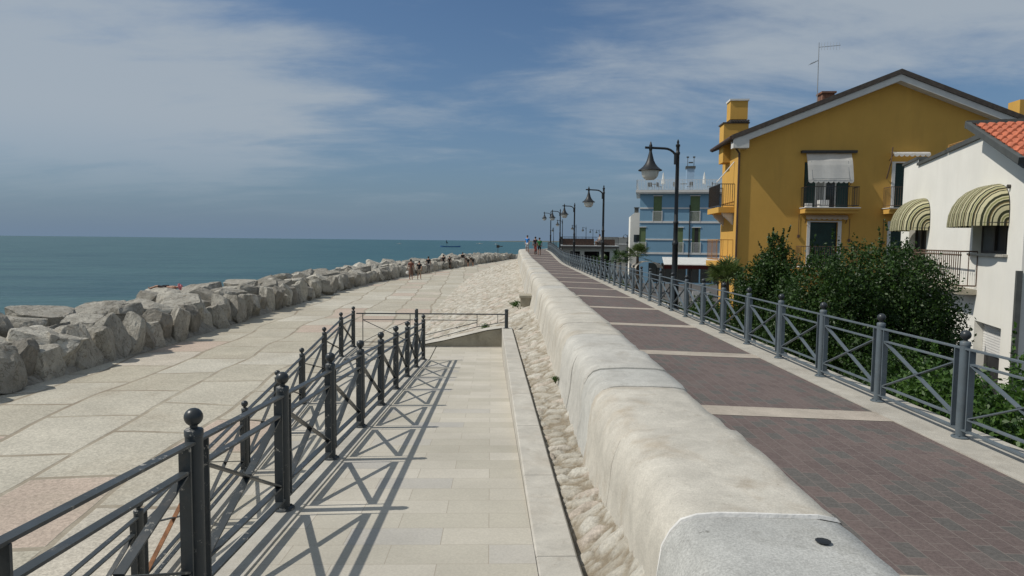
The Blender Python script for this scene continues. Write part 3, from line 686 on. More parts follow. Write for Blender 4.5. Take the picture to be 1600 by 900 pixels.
# ------------------------------------------------------------------ street lamps
def lamp():
    t = thing('street_lamp', None, 'street lamp')
    p = MB(); p.lathe([(0.15, 0), (0.15, .03), (0.125, .05), (0.125, .62), (0.135, .64), (0.135, .68), (0.10, .72), (0.078, .76), (0.078, 1.72), (0.09, 1.74), (0.09, 1.80), (0.07, 1.83), (0.062, 1.9), (0.062, 2.3), (0.075, 2.32), (0.075, 2.36), (0.055, 2.39), (0.048, 4.15), (0.062, 4.17), (0.062, 4.22), (0.045, 4.24), (0.045, 4.36), (0.06, 4.38), (0.06, 4.42), (0.025, 4.45), (0.035, 4.49), (0.012, 4.56)], 14)
    p.build('pole', 'lamp_iron', t, smooth=40)
    a = MB(); pts = [(-.03, 0, 3.98)] + [(-.36 + .33*math.cos(R(q)), 0, 4.02 + .30*math.sin(R(q))) for q in range(0, 91, 15)] + [(-.6, 0, 4.33), (-.88, 0, 4.34)]
    a.tube(pts, [.032]*len(pts), 8); a.tube([(-.05, 0, 3.90), (-.05, 0, 4.16)], .05, 8)
    a.lathe([(0.03, 4.24), (0.045, 4.27), (0.045, 4.40), (0.03, 4.43), (0.02, 4.47), (0.008, 4.5)], 10, (-.73, 0, 0)); a.build('arm', 'lamp_iron', t, smooth=40)
    s = MB(); s.lathe([(0.035, 4.25), (0.05, 4.18), (0.075, 4.08), (0.10, 3.99), (0.145, 3.90), (0.20, 3.83), (0.265, 3.775), (0.315, 3.745), (0.32, 3.725), (0.30, 3.72), (0.25, 3.76), (0.1, 3.95)], 20, (-.73, 0, 0)); s.build('lamp_shade', 'lamp_shade', t, smooth=40)
    gl = MB(); gl.lathe([(0.232, 3.75), (0.235, 3.70), (0.222, 3.63), (0.20, 3.565), (0.165, 3.52), (0.13, 3.50), (0.12, 3.485), (0.05, 3.48)], 20, (-.73, 0, 0)); gl.build('globe', 'globe', t, smooth=60)
    return t
L0 = lamp()
LP = [(4.41, 18.3, 'nearest tall black street lamp, its white globe against the sky beside the blue hotel'), (4.43, 33.15, 'second nearest black street lamp along the brick walkway'),
      (4.41, 48.4, 'third black street lamp along the walkway'), (4.40, 62.7, 'fourth black street lamp along the walkway, close beside the fifth'), (4.40, 78.2, 'black street lamp at the top of the rise, leftmost of all the lamps')]
FARL = 'small distant black street lamp past the rise, over the terrace roof'
far = [(7.36, 100), (12.2, 130), (16.3, 150), (20.8, 175), (23.3, 182), (9.7, 160)]
for i, (x, y, lb) in enumerate(LP):
    o = L0 if i == 0 else dup(L0)
    o.location = (x, y, wz(3.94, y) + 0.008); tag(o, lb, 'street lamp', 'black street lamps on the walkway')
for x, y in far:
    o = dup(L0); o.location = (x, y, 0.5 if y < 140 else 0.52); tag(o, FARL, 'street lamp', 'black street lamps on the walkway')
    if y == 160: o.rotation_euler = (0, 0, R(70))
def lowlamp(x, y, h, lb):
    t = thing('garden_lamp', lb, 'street lamp', (x, y, GZ), 0, 'lamps in the street below')
    p = MB(); p.lathe([(0.1, 0), (0.1, .3), (.06, .35), (.05, h), (.02, h+.1)], 10); p.tube([(0, 0, h-.15), (-.25, 0, h+.12), (-.5, 0, h), (-.55, 0, h-.15)], .03, 6); p.build('pole', 'lamp_iron', t, smooth=40)
    s = MB(); s.lathe([(.03, h-.1), (.08, h-.2), (.2, h-.36), (.19, h-.38)], 12, (-.55, 0, 0)); s.build('lamp_shade', 'lamp_shade', t, smooth=40)
lowlamp(15.3, 90, 5.1, 'slim street lamp with hooked head left of the white house behind the hotel')
lowlamp(12.6, 82, 3.6, 'short street lamp standing right of the terrace')

# ------------------------------------------------------------------ helpers for house fronts
def railing(root, p, q, h, mt, step=0.12, r=0.008, name='railing', dz=0.0):
    p = Vector(p); q = Vector(q); d = q-p; n = max(2, int(d.length/step)); f = MB()
    f.bar(p + Vector((0, 0, h)), q + Vector((0, 0, h)), .04, .025, (0, 0, 1) if abs(d.normalized().z) < .9 else (1, 0, 0)); f.bar(p + Vector((0, 0, .08)), q + Vector((0, 0, .08)), .025, .02, (0, 0, 1))
    for i in range(n+1):
        c = p + d*(i/n); f.bar(c + Vector((0, 0, .08)), c + Vector((0, 0, h)), 2*r*(2 if i in (0, n) else 1), 2*r*(2 if i in (0, n) else 1), d)
    return f.build(name, mt, root)
def scallop(s0, s1, n, z0, z1):                        # lower edge points of a valance
    out = []
    for i in range(n*4+1):
        t = i/(n*4); out.append((s0 + (s1-s0)*t, z0 + (z1-z0)*abs(math.sin(math.pi*t*n))**0.6))
    return out

# ------------------------------------------------------------------ ochre house: local x along the gable front, y to the back
YH = thing('ochre_house', 'tall ochre yellow gabled house with white awning over a balcony', 'house', (11.98, 36.0, GZ), R(-5))
def W(z): return z - GZ
SL = 0.396; DP = 4.2; WD = 15.34; AP = 7.67
def soff(s): return 10.13 - SL*abs(s-AP)
openings = [(3.31, 5.58, 3.67, 6.05), (3.71, 5.11, 0.60, 2.92), (7.86, 9.1, 3.67, 6.0), (7.78, 9.1, 0.60, 2.92)]
def front_wall(openings, s_max, top, depth, mt, root, y0=0.0, recess=0.16, zlo=None):
    # front built as strips round the openings, so windows are real recesses
    f = MB(); cuts = sorted({0.0, s_max, *[o[0] for o in openings], *[o[1] for o in openings], *( [AP] if root is YH else [])})
    z_lo = W(GZ)
    for a, b in zip(cuts, cuts[1:]):
        mid = (a+b)/2; segs = sorted([(W(o[2]), W(o[3])) for o in openings if o[0] < mid < o[1]]); z = z_lo
        for lo, hi in segs:
            if lo > z: f.add([(a, y0, z), (b, y0, z), (b, y0, lo), (a, y0, lo)], [(0, 1, 2, 3)])
            z = hi
        f.add([(a, y0, z), (b, y0, z), (b, y0, top(b)), (a, y0, top(a))], [(0, 1, 2, 3)])
    for s0, s1, lo, hi in openings:
        lo, hi = W(lo), W(hi); r = y0 + recess*depth
        f.add([(s0, y0, lo), (s0, r, lo), (s0, r, hi), (s0, y0, hi), (s1, y0, lo), (s1, r, lo), (s1, r, hi), (s1, y0, hi)], [(0, 1, 2, 3), (4, 7, 6, 5), (0, 4, 5, 1), (3, 2, 6, 7)])
    return f
ft = front_wall(openings, WD, lambda s: W(soff(s)), 1, 'yellow', YH)
ft.add([(0, 0, 0), (0, DP, 0), (0, DP, W(soff(0))), (0, 0, W(soff(0)))], [(0, 1, 2, 3)])
ft.add([(WD, 0, 0), (WD, DP, 0), (WD, DP, W(soff(WD))), (WD, 0, W(soff(WD)))], [(3, 2, 1, 0)])
ft.add([(0, DP, 0), (WD, DP, 0), (WD, DP, W(soff(WD))), (AP, DP, W(soff(AP))), (0, DP, W(soff(0)))], [(4, 3, 2, 1, 0)])
ft.build('wall', 'yellow', YH, fix=False)
rf = MB()
for sg in (-1, 1):
    e = AP + sg*8.25; ze = 10.65 - SL*8.25
    nseg = 30
    poly = [(AP, W(10.40)), (e, W(ze-.25)), (e, W(ze)), (AP, W(10.65))]
    rf.prism(poly, -0.62, DP + 0.4, 'y')
rf.build('roof', 'tile_dark', YH)
bb = MB()
for sg in (-1, 1):
    e = AP + sg*8.0; ze = 10.39 - SL*8.0
    bb.prism([(AP, W(10.07)), (e, W(ze-.33)), (e, W(ze)), (AP, W(10.39))], -0.55, -0.02, 'y')
bb.box((-0.50, -0.56, W(6.72)), (0.30, -0.012, W(7.30)))
bb.build('bargeboard', 'fascia', YH)
gt = MB(); gt.tube([(-.62, -.6, W(7.25)), (-.62, DP+.3, W(7.25))], .09, 8); gt.tube([(-.6, -.4, W(7.2)), (-.3, -.25, W(6.75)), (-.07, -.07, W(6.5)), (-.07, -.07, 0.1)], .055, 8); gt.build('drainpipe', 'pipe', YH, smooth=40)
ch = MB(); ch.box((-.40, 2.3, W(6.3)), (.95, 3.4, W(8.45))); ch.box((-.05, 2.4, W(8.70)), (.90, 3.3, W(9.72))); co = ch.build('chimney', 'yellow', YH)
cc = MB(); cc.box((-.10, 2.34, W(9.722)), (.96, 3.36, W(9.82))); cc.build('chimney_cap', 'trim', co)
cc = MB(); cc.box((-.46, 2.24, W(8.452)), (1.0, 3.46, W(8.52)))
for k in range(7): cc.tube([(-.0 + k*.15, 2.2, W(8.58)), (-.0 + k*.15, 3.5, W(8.58))], .075, 6)
cc.build('tile_band', 'tile_dark', co)
ch = MB(); ch.box((4.62, 1.6, W(9.0)), (5.25, 2.3, W(9.92))); ch.box((4.55, 1.5, W(9.922)), (5.32, 2.4, W(10.02))); ch.build('chimney', 'brickwork', YH)
ch = MB(); ch.box((14.98, 2.0, W(7.5)), (15.6, 3.0, W(9.6))); ch.build('chimney', 'yellow', YH)
an = MB(); an.tube([(4.45, 1.9, W(9.3)), (4.43, 1.9, W(12.7))], [.03, .018], 6)
an.tube([(4.43, 1.9, W(12.45)), (5.5, 1.75, W(12.5))], .015, 5); an.tube([(4.0, 1.9, W(11.55)), (4.45, 1.9, W(11.75))], .015, 5)
for k in range(7): an.tube([(4.55 + k*.15, 1.85 - .02*k, W(12.27)), (4.55 + k*.15, 1.85 - .02*k, W(12.68))], .008, 4)
for k in range(4): an.tube([(4.02 + k*.1, 1.6, W(11.57 + k*.04)), (4.02 + k*.1, 2.2, W(11.57 + k*.04))], .01, 4)
an.build('tv_antenna', 'metal', YH)
# upper balcony door with half-rolled white awning
wnd = MB(); wnd.box((3.34, .13, W(3.68)), (5.55, .17, W(6.04))); wo_ = wnd.build('balcony_door', 'glass', YH)
s_ = MB(); s_.box((3.34, -.02, W(3.68)), (3.88, .03, W(6.02))); s_.box((5.0, .02, W(3.68)), (5.56, .07, W(6.02)))
for k in range(26): s_.box((3.39, -.035, W(3.8 + k*.085)), (3.83, -.02, W(3.85 + k*.085)))
s_.build('shutter', 'shutter_g', wo_)
s_ = MB(); s_.box((3.9, .08, W(3.7)), (3.97, .13, W(6.0))); s_.box((4.36, .08, W(3.7)), (4.46, .13, W(6.0))); s_.box((4.92, .08, W(3.7)), (4.98, .13, W(6.0))); s_.build('frame', 'trim', wo_)
s_ = MB(); s_.grid([[(3.97 + .39*i/12, .12 + .012*(i % 2), W(z)) for i in range(13)] for z in (3.7, 6.0)]); s_.build('curtain', 'curtain', wo_)
def balcony(s0, s1, z, out, root, rail):
    b = MB(); b.prism([(0.0, W(z-.30)), (-out+.08, W(z-.30)), (-out+.08, W(z-.14)), (-out, W(z-.14)), (-out, W(z-.04)), (0, W(z-.04))], s0, s1, 'x')
    bo = b.build('balcony', 'yellow', root); t2 = MB(); t2.box((s0-.04, -out-.04, W(z-.038)), (s1+.04, -.005, W(z))); t2.build('slab_edge', 'trim', bo)
    f = MB(); pts = [(s0+.04, -.02), (s0+.04, -out+.04), (s1-.04, -out+.04), (s1-.04, -.02)]
    for (xa, ya), (xb, yb) in zip(pts, pts[1:]):
        p = Vector((xa, ya, W(z))); q = Vector((xb, yb, W(z))); d = q-p; n = int(d.length/.115)
        for hh in (.1, 1.05): f.bar(p + Vector((0, 0, hh)), q + Vector((0, 0, hh)), .035, .02, (0, 0, 1))
        for i in range(n+1): c = p + d*i/n; f.bar(c + Vector((0, 0, .1)), c + Vector((0, 0, 1.05)), .014, .014, d)
    f.build('railing', rail, bo); return bo
balcony(3.16, 5.84, 3.66, .85, YH, 'rail_dark')
ac = MB(); ac.box((3.95, -.55, W(3.672)), (4.42, -.2, W(4.05))); ac.box((3.3, -.5, W(3.672)), (3.6, -.25, W(3.88))); tag(ac.build('storage_box', 'trim', YH))
def awning(root, s0, s1, prof, mt, box=None, scal=(9, .16)):
    # prof: (out, z) down the fabric
    f = MB(); f.grid([[(s0 + (s1-s0)*i/16, -o - .012*math.sin(i*.9), W(z)) for i in range(17)] for o, z in prof])
    o_, zb = prof[-1]; n, hgt = scal
    low = scallop(s0, s1, n, zb - hgt*.5, zb - hgt)
    f.grid([[(s, -o_ - .004, W(zb)) for s, z in low], [(s, -o_ - .02, W(z)) for s, z in low]])
    a = f.build('awning', mt, root)
    if box: b = MB(); b.box((box[0], -.24, W(box[2])), (box[1], -.004, W(box[3]))); b.build('awning_box', 'frame_dark' if mt == 'canvas' and box[1]-box[0] > 2.5 else 'trim', a)
    r = MB()
    for s in (s0 + .03, s1 - .03): r.tube([(s, -.03, W(zb - .3)), (s, -o_, W(zb))], .018, 6)
    r.build('awning_arm', 'rail_dark', a); return a
A1 = awning(YH, 3.34, 5.60, [(.10, 6.48), (.30, 6.08), (.38, 5.85), (.48, 5.42), (.56, 5.08)], 'canvas', (3.08, 5.86, 6.50, 6.63), (9, .17))
sm = MB()
for s in (3.55, 5.38): sm.bar((s, -.315, W(6.07)), (s, -.585, W(5.10)), .02, .006, (1, 0, 0))
sm.bar((3.55, -.585, W(5.14)), (5.38, -.585, W(5.14)), .02, .006, (0, 0, 1)); sm.build('awning_seam', 'metal', A1)
# lower door under a rolled awning
dd = MB(); dd.box((3.73, .12, W(.62)), (5.09, .16, W(2.90)))
for k in range(27): dd.box((3.76, .105, W(.7 + k*.08)), (4.39, .12, W(.745 + k*.08))); dd.box((4.43, .105, W(.7 + k*.08)), (5.06, .12, W(.745 + k*.08)))
dd = dd.build('balcony_door', 'shutter_g', YH)
fr = MB(); fr.box((3.55, -.03, W(.6)), (3.705, .10, W(2.99))); fr.box((5.115, -.03, W(.6)), (5.30, .10, W(2.99))); fr.box((3.706, -.03, W(2.922)), (5.114, .10, W(2.99))); fr.build('frame', 'trim', dd)
awning(YH, 3.40, 5.52, [(.06, 3.30), (.22, 3.22), (.26, 3.16)], 'canvas_cream', None, (8, .12))
balcony(3.0, 5.9, .60, .85, YH, 'rail_brown')
for s0, zt, zb in ((7.86, 6.0, 3.67), (7.78, 2.92, .6)):
    d2 = MB(); d2.box((s0+.02, .12, W(zb+.01)), (9.08, .16, W(zt-.01)))
    for k in range(int((zt-zb)/.085)-1): d2.box((s0+.06, .10, W(zb+.06+k*.085)), (9.04, .12, W(zb+.105+k*.085)))
    d2 = d2.build('balcony_door', 'shutter_g', YH); fr = MB(); fr.box((s0-.17, -.03, W(zb)), (s0-.004, .1, W(zt+.07))); fr.box((s0-.003, -.03, W(zt+.002)), (9.2, .1, W(zt+.07))); fr.build('frame', 'trim', d2)
awning(YH, 7.5, 9.3, [(.06, 6.56), (.45, 6.50), (.55, 6.42)], 'canvas', None, (7, .16))
arm = MB(); arm.tube([(7.46, -.5, W(6.75)), (7.44, -.45, W(6.0)), (7.44, -.03, W(5.2))], .03, 6); arm.build('awning_arm', 'rail_brown', YH)
balcony(7.3, 9.4, 3.66, .85, YH, 'rail_brown')
for (s, za, zb) in ((3.12, 3.3, 2.2), (5.7, 3.1, 2.0), (7.4, 3.1, 1.9)):
    q = MB(); q.bar((s, -.02, W(za)), (s, -.02, W(zb)), .02, .012, (1, 0, 0)); q.box((s-.06, -.06, W(zb-.1)), (s+.06, -.01, W(zb+.05))); q.build('awning_crank', 'rail_brown', YH)
# side balconies on the left flank
def side_balcony(z, rail, h, gap=.11):
    b = MB(); b.prism([(-.005, W(z-.30)), (-.85, W(z-.30)), (-.85, W(z)), (-.005, W(z))], .9, 3.9, 'y'); bo = b.build('balcony', 'yellow', YH)
    for y0 in (1.1, 3.45):
        k = MB(); k.prism([(-.005, W(z-.302)), (-.62, W(z-.302)), (-.5, W(z-.5)), (-.28, W(z-.68)), (-.005, W(z-.95))], y0, y0+.25, 'y'); k.build('bracket', 'trim', bo)
    f = MB(); P_ = [(-.02, .95), (-.80, .95), (-.80, 3.85), (-.02, 3.85)]
    for (xa, ya), (xb, yb) in zip(P_, P_[1:]):
        p = Vector((xa, ya, W(z))); q = Vector((xb, yb, W(z))); d = q-p; n = int(d.length/gap)
        for hh in (.1, h): f.bar(p + Vector((0, 0, hh)), q + Vector((0, 0, hh)), .04, .025, (0, 0, 1))
        for i in range(n+1): c = p + d*i/n; f.bar(c + Vector((0, 0, .1)), c + Vector((0, 0, h)), .02, .02, d)
    f.build('railing', rail, bo)
side_balcony(3.73, 'rail_dark', 1.25); side_balcony(.75, 'rail_ochre', 1.2, .24)
sa = MB(); sa.tube([(-.02, 1.2, W(6.2)), (-.9, 1.3, W(5.1))], .035, 6); sa.build('awning_arm', 'trim', YH)

# ------------------------------------------------------------------ white house: local x along the facade away from us, local -y into the house
HA = R(90 - 18.6)
WH = thing('white_house', 'white rendered house with red tiled roof and two striped rounded awnings', 'house', (11.81, 15.63, GZ), HA)
HW = 12.6
def vtop(t): return 3.78 + .372*t                        # wall under the verge
def wtopw(t): return W(vtop(t)) if t <= 2.85 else (W(4.72) if t < 10.3 else W(4.95))
wop = [(.98, 3.62, 1.56, 2.75), (8.6, 11.2, .62, 2.7), (1.05, 3.05, -2.2, -.28)]
cuts = sorted({0, 2.85, 2.8501, 6.4, 10.3, 10.3001, HW, *[o[0] for o in wop], *[o[1] for o in wop]})
f = MB()
for a, b in zip(cuts, cuts[1:]):
    if b - a < .001: continue
    mid = (a+b)/2; z = 0.0
    for lo, hi in sorted([(W(o[2]), W(o[3])) for o in wop if o[0] < mid < o[1]]):
        f.add([(a, 0, z), (b, 0, z), (b, 0, lo), (a, 0, lo)], [(0, 1, 2, 3)]); z = hi
    f.add([(a, 0, z), (b, 0, z), (b, 0, wtopw(b - 1e-4)), (a, 0, wtopw(a + 2e-4))], [(0, 1, 2, 3)])
for s0, s1, lo, hi in wop:
    lo, hi = W(lo), W(hi); r = -.30
    f.add([(s0, 0, lo), (s0, r, lo), (s0, r, hi), (s0, 0, hi), (s1, 0, lo), (s1, r, lo), (s1, r, hi), (s1, 0, hi)], [(0, 1, 2, 3), (4, 7, 6, 5), (0, 4, 5, 1), (3, 2, 6, 7)])
f.add([(0, 0, 0), (0, -7, 0), (0, -7, W(vtop(0))), (0, 0, W(vtop(0)))], [(0, 1, 2, 3)])
f.add([(HW, 0, 0), (HW, -7, 0), (HW, -7, W(4.95)), (HW, 0, W(4.95))], [(3, 2, 1, 0)])
f.add([(2.85, -.25, W(4.3)), (2.85, -7, W(4.3)), (2.85, -7, W(vtop(2.85))), (2.85, -.0, W(vtop(2.85))), (2.85, 0, W(4.3))], [(0, 1, 2, 3, 4)])
f.add([(2.85, 0, W(4.4)), (HW, 0, W(4.4)), (HW, -7, W(4.4)), (2.85, -7, W(4.4))], [(3, 2, 1, 0)])
f.add([(2.85, -.24, W(4.4)), (HW, -.24, W(4.4)), (HW, -.24, W(4.72)), (2.85, -.24, W(4.72))], [(3, 2, 1, 0)])
f.build('wall', 'white', WH, fix=False)
# tiled roof: real barrel tiles, lower edge towards the camera
rf = MB()
def roofz(t): return 3.98 + .372*t
course = .36; rows_t = []
t0, t1 = -.9, 2.86
nc = int((t1-t0)/course)
col_w = .21; nv = int(7.0/col_w)
for k in range(nc):
    ta = t0 + k*course; tb = ta + course + .05
    ra = []; rb = []
    for j in range(nv*6+1):
        v = .42 - j*col_w/6; ph = (j % 6)/6*2*math.pi; bz = .052*math.cos(ph)
        jx = .012*nz(k*3.3, (j//6)*1.7)
        ra.append((ta + jx, v, W(roofz(ta)) + .075 + bz)); rb.append((tb, v, W(roofz(tb)) + .015 + bz*.8))
    rf.grid([[(p[0], p[1], p[2]-.05) for p in ra], ra, rb])
rf.build('roof', 'tile_red', WH, smooth=50, fix=False)
rd = MB(); rd.prism([(t0-.02, W(roofz(t0)-.18)), (t1+.05, W(roofz(t1)-.18)), (t1+.05, W(roofz(t1)-.04)), (t0-.02, W(roofz(t0)-.04))], -7, .40, 'y'); rd.build('roof_deck', 'slate', WH)
vg = MB(); vg.bar((t0-.1, .46, W(roofz(t0)-.02)), (t1+.1, .46, W(roofz(t1)+.01)), .12, .15, (0, 1, 0)); vg.bar((t1+.09, .5, W(roofz(t1)+.0)), (t1+.09, -7, W(roofz(t1)+.0)), .14, .2, (1, 0, 0)); vg.build('verge_gutter', 'slate', WH)
for a, b, z in ((2.9, 6.42, 4.722), (6.5, 10.25, 4.722), (10.32, HW+.05, 4.952)):
    cpn = MB(); hh = .13 if a < 6 else .10
    cpn.box((a, -.30, W(z)), (b, .07, W(z + hh))); cpn.build('parapet_coping', 'slate', WH)
rk = MB()
for p, q in (((6.7, -.6, 4.75), (8.9, -.6, 4.75)), ((6.7, -.6, 5.15), (8.9, -.6, 5.25)), ((6.7, -.6, 4.75), (6.7, -.6, 5.15)), ((8.9, -.6, 4.75), (8.9, -.6, 5.25)), ((7.4, -.6, 4.75), (7.4, -.6, 5.18)), ((8.1, -.6, 4.75), (8.1, -.6, 5.22))): rk.tube([(p[0], p[1], W(p[2])), (q[0], q[1], W(q[2]))], .02, 5)
for k in range(22): rk.tube([(6.75 + k*.1, -.6, W(4.75)), (6.75 + k*.1, -.6, W(5.15 + .1*k/22))], .006, 4)
rk.build('terrace_railing', 'rail_ochre', WH)
# windows
wi = MB(); wi.box((1.0, -.30, W(1.57)), (3.6, -.27, W(2.74))); wi = wi.build('window', 'dark', WH)
fr = MB()
for a, b in ((1.0, 1.09), (1.75, 1.84), (2.55, 2.64), (3.5, 3.6)): fr.box((a, -.268, W(1.57)), (b, -.21, W(2.74)))
fr.box((1.0, -.269, W(1.57)), (3.6, -.215, W(1.64))); fr.build('frame', 'frame_dark', wi)
fr = MB(); fr.box((2.64, -.262, W(1.64)), (3.5, -.225, W(2.74))); fr.build('shutter', 'slate', wi)
sl = MB(); sl.box((.90, -.05, W(1.50)), (3.70, .10, W(1.558))); sl.build('sill', 'kerb', wi)
wi = MB(); wi.box((8.62, -.30, W(.63)), (11.18, -.27, W(2.69))); wi = wi.build('balcony_door', 'dark', WH)
fr = MB()
for a, b in ((8.62, 8.72), (9.4, 9.5), (10.2, 10.3), (11.08, 11.18)): fr.box((a, -.268, W(.63)), (b, -.2, W(2.69)))
fr.build('frame', 'frame_dark', wi)
gd = MB()
for k in range(24): gd.box((1.07, -.24 + .0, W(-1.12 + k*.035)), (3.03, -.215 - .008*(k % 2), W(-1.087 + k*.035)))
gd.build('roller_shutter', 'trim', WH)
gd = MB(); gd.box((1.06, -.30, W(-2.2)), (3.04, -.27, W(-1.12))); gd.build('doorway', 'dark', WH)
b = MB(); b.box((3.0, .002, W(.42)), (11.6, .46, W(.56))); bo = b.build('balcony', 'concrete', WH)
f = MB(); z = .56
for (xa, ya), (xb, yb) in (((3.05, .02), (3.05, .42)), ((3.05, .42), (11.5, .42))):
    p = Vector((xa, ya, W(z))); q = Vector((xb, yb, W(z))); d = q-p; n = max(2, int(d.length/.2))
    for hh in (.1, 1.05): f.bar(p + Vector((0, 0, hh)), q + Vector((0, 0, hh)), .04, .02, (0, 0, 1))
    for i in range(n+1):
        c = p + d*i/n; f.bar(c + Vector((0, 0, .1)), c + Vector((0, 0, 1.05)), .02, .02, d)
        f.ball((c.x, c.y, c.z + .95), .03, 6)
f.build('railing', 'rail_brown', bo)
vt = MB(); vt.tube([(1.0, 0, W(3.22)), (1.0, .07, W(3.22))], .05, 8); vt.build('vent_pipe', 'frame_dark', WH)
pp = MB(); pp.box((-.09, .0, 0), (.02, .11, W(1.2))); pp.build('downpipe', 'slate', WH)
def dome_awning(tc_, zb, a, hgt, out, root):
    f = MB(); hoops = 7; n = 40; uvs = []
    rows = []
    for h in range(hoops):
        ang = math.pi/2*(h/(hoops-1)); rows.append([])
        for i in range(n+1):
            th = math.pi*i/n; c, s = math.cos(th), math.sin(th)
            ex = 2/3.4; px = a*math.copysign(abs(c)**ex, c); pr = abs(s)**ex
            sag = 1.0
            rows[-1].append((tc_ + px, .02 + pr*out*math.sin(ang)*sag, W(zb) + pr*hgt*math.cos(ang)*sag))
    f.grid(rows)
    nlow = [(x, y + .0, z) for x, y, z in rows[-1]]; f.grid([nlow, [(x, y, z - .09) for x, y, z in nlow]])
    o = f.build('awning', 'stripe', root, fix=False)
    # arc length across the hoop drives the stripes
    ref = rows[hoops//2]; acc = [0]
    for p, q in zip(ref, ref[1:]): acc.append(acc[-1] + (Vector(q)-Vector(p)).length)
    uv = o.data.uv_layers.new(name='UVMap'); nc_ = n+1
    for lp_ in o.data.loops: uv.data[lp_.index].uv = (acc[lp_.vertex_index % nc_], 0)
    r = MB()
    for h in (0, 6): r.tube([(x, y - .01, z - .012) for x, y, z in rows[h][::2]], .010, 5)
    r.build('awning_frame', 'rail_dark', o)
    return o
dome_awning(2.30, 2.36, 1.38, 1.0, .80, WH); dome_awning(9.62, 2.38, 1.42, 1.08, .85, WH)

# ------------------------------------------------------------------ blue hotel
BH = thing('blue_hotel', 'blue rendered hotel with white bands, green shutters and a roof terrace', 'hotel', (13.12, 70.0, GZ), R(-11))
bop = [(1.37, 2.21, 3.9, 6.5), (5.03, 5.98, 3.9, 6.5), (3.49, 4.39, .72, 3.3), (5.28, 6.1, .72, 3.3), (.0, .65, .72, 3.3), (8.6, 9.4, 3.9, 6.5), (8.6, 9.4, .72, 3.3)]
f = MB(); cuts = sorted({0.0, 12.0, *[o[0] for o in bop], *[o[1] for o in bop]})
for a, b in zip(cuts, cuts[1:]):
    mid = (a+b)/2; z = 0.0
    for lo, hi in sorted([(W(o[2]), W(o[3])) for o in bop if o[0] < mid < o[1]]):
        f.add([(a, 0, z), (b, 0, z), (b, 0, lo), (a, 0, lo)], [(0, 1, 2, 3)]); z = hi
    f.add([(a, 0, z), (b, 0, z), (b, 0, W(6.85)), (a, 0, W(6.85))], [(0, 1, 2, 3)])
f.add([(0, 0, 0), (0, 9, 0), (0, 9, W(6.85)), (0, 0, W(6.85))], [(0, 1, 2, 3)]); f.add([(12, 0, 0), (12, 9, 0), (12, 9, W(6.85)), (12, 0, W(6.85))], [(3, 2, 1, 0)])
f.build('wall', 'blue', BH, fix=False)
sl = MB(); sl.box((-.45, -.5, W(6.852)), (12.4, 9.3, W(7.12))); sl.box((-.35, -.4, W(6.72)), (12.3, -.002, W(6.848))); sl.build('roof_slab', 'trim', BH)
for z, t in ((3.76, .2), (5.2, .15), (.56, .2), (2.0, .15)):
    bd = MB(); segs = [(a, b) for a, b in zip([0.0] + [o[1] for o in sorted(bop) if o[2] < z < o[3]], [o[0] for o in sorted(bop) if o[2] < z < o[3]] + [12.0]) if b - a > .05]
    for a, b in segs: bd.box((a, -.05, W(z)), (b, -.003, W(z+t)))
    bd.build('string_course', 'trim', BH)
for s0, s1, lo, hi in bop:
    wdw = MB(); wdw.box((s0, .05, W(lo)), (s1, .12, W(hi))); wdw = wdw.build('window', 'olive', BH)
    if (s0, lo) == (5.28, .72):
        k = MB(); k.box((s0+.25, .03, W(lo)), (s1-.2, .048, W(hi))); k.build('opening', 'dark', wdw)
    fr = MB(); fr.box((s0-.07, -.06, W(lo-.05)), (s0, .0, W(lo+1.1))); fr.box((s1, -.06, W(lo-.05)), (s1+.07, .0, W(lo+1.1))); fr.box((s0-.06, -.05, W(hi)), (s1+.06, .0, W(hi+.08))); fr.build('frame', 'trim', wdw)
    rl = MB()
    rl.bar((s0, -.03, W(lo+1.05)), (s1, -.03, W(lo+1.05)), .04, .03, (0, 0, 1))
    for k in range(8): rl.bar((s0 + (s1-s0)*(k+.5)/8, -.03, W(lo)), (s0 + (s1-s0)*(k+.5)/8, -.03, W(lo+1.05)), .03, .02, (1, 0, 0))
    rl.build('railing', 'rail_white', wdw)
railing(BH, (-.35, -.4, W(7.12)), (12.3, -.4, W(7.12)), 1.0, 'rail_white', .15, .022, 'terrace_railing'); railing(BH, (-.35, -.4, W(7.12)), (-.35, 9, W(7.12)), 1.0, 'rail_white', .15, .022, 'terrace_railing')
tw = MB(); tw.box((4.75, 3.0, W(7.122)), (5.55, 3.9, W(9.6))); tw = tw.build('lift_tower', 'pale_blue', BH)
k = MB(); k.box((4.65, 2.9, W(9.602)), (5.65, 4.0, W(9.85))); k.tube([(4.85, 3.4, W(9.85)), (4.85, 3.4, W(10.9))], .03, 5); k.tube([(5.5, 3.4, W(9.85)), (5.5, 3.4, W(10.9))], .03, 5)
for s in (4.85, 5.5): k.box((s-.12, 3.35, W(10.75)), (s+.12, 3.45, W(10.9)))
k.box((4.95, 3.3, W(10.2)), (5.4, 3.5, W(10.32))); k.build('tower_cap', 'slate', tw)
dp = MB(); dp.tube([(5.0, -.06, .3), (5.0, -.06, W(5.6))], .05, 6); dp.build('drainpipe', 'rail_dark', BH)
cs, sn = math.cos(R(-11)), math.sin(R(-11))
def hot(s, v, z): return (13.12 + s*cs - v*sn, 70 + s*sn + v*cs, z)
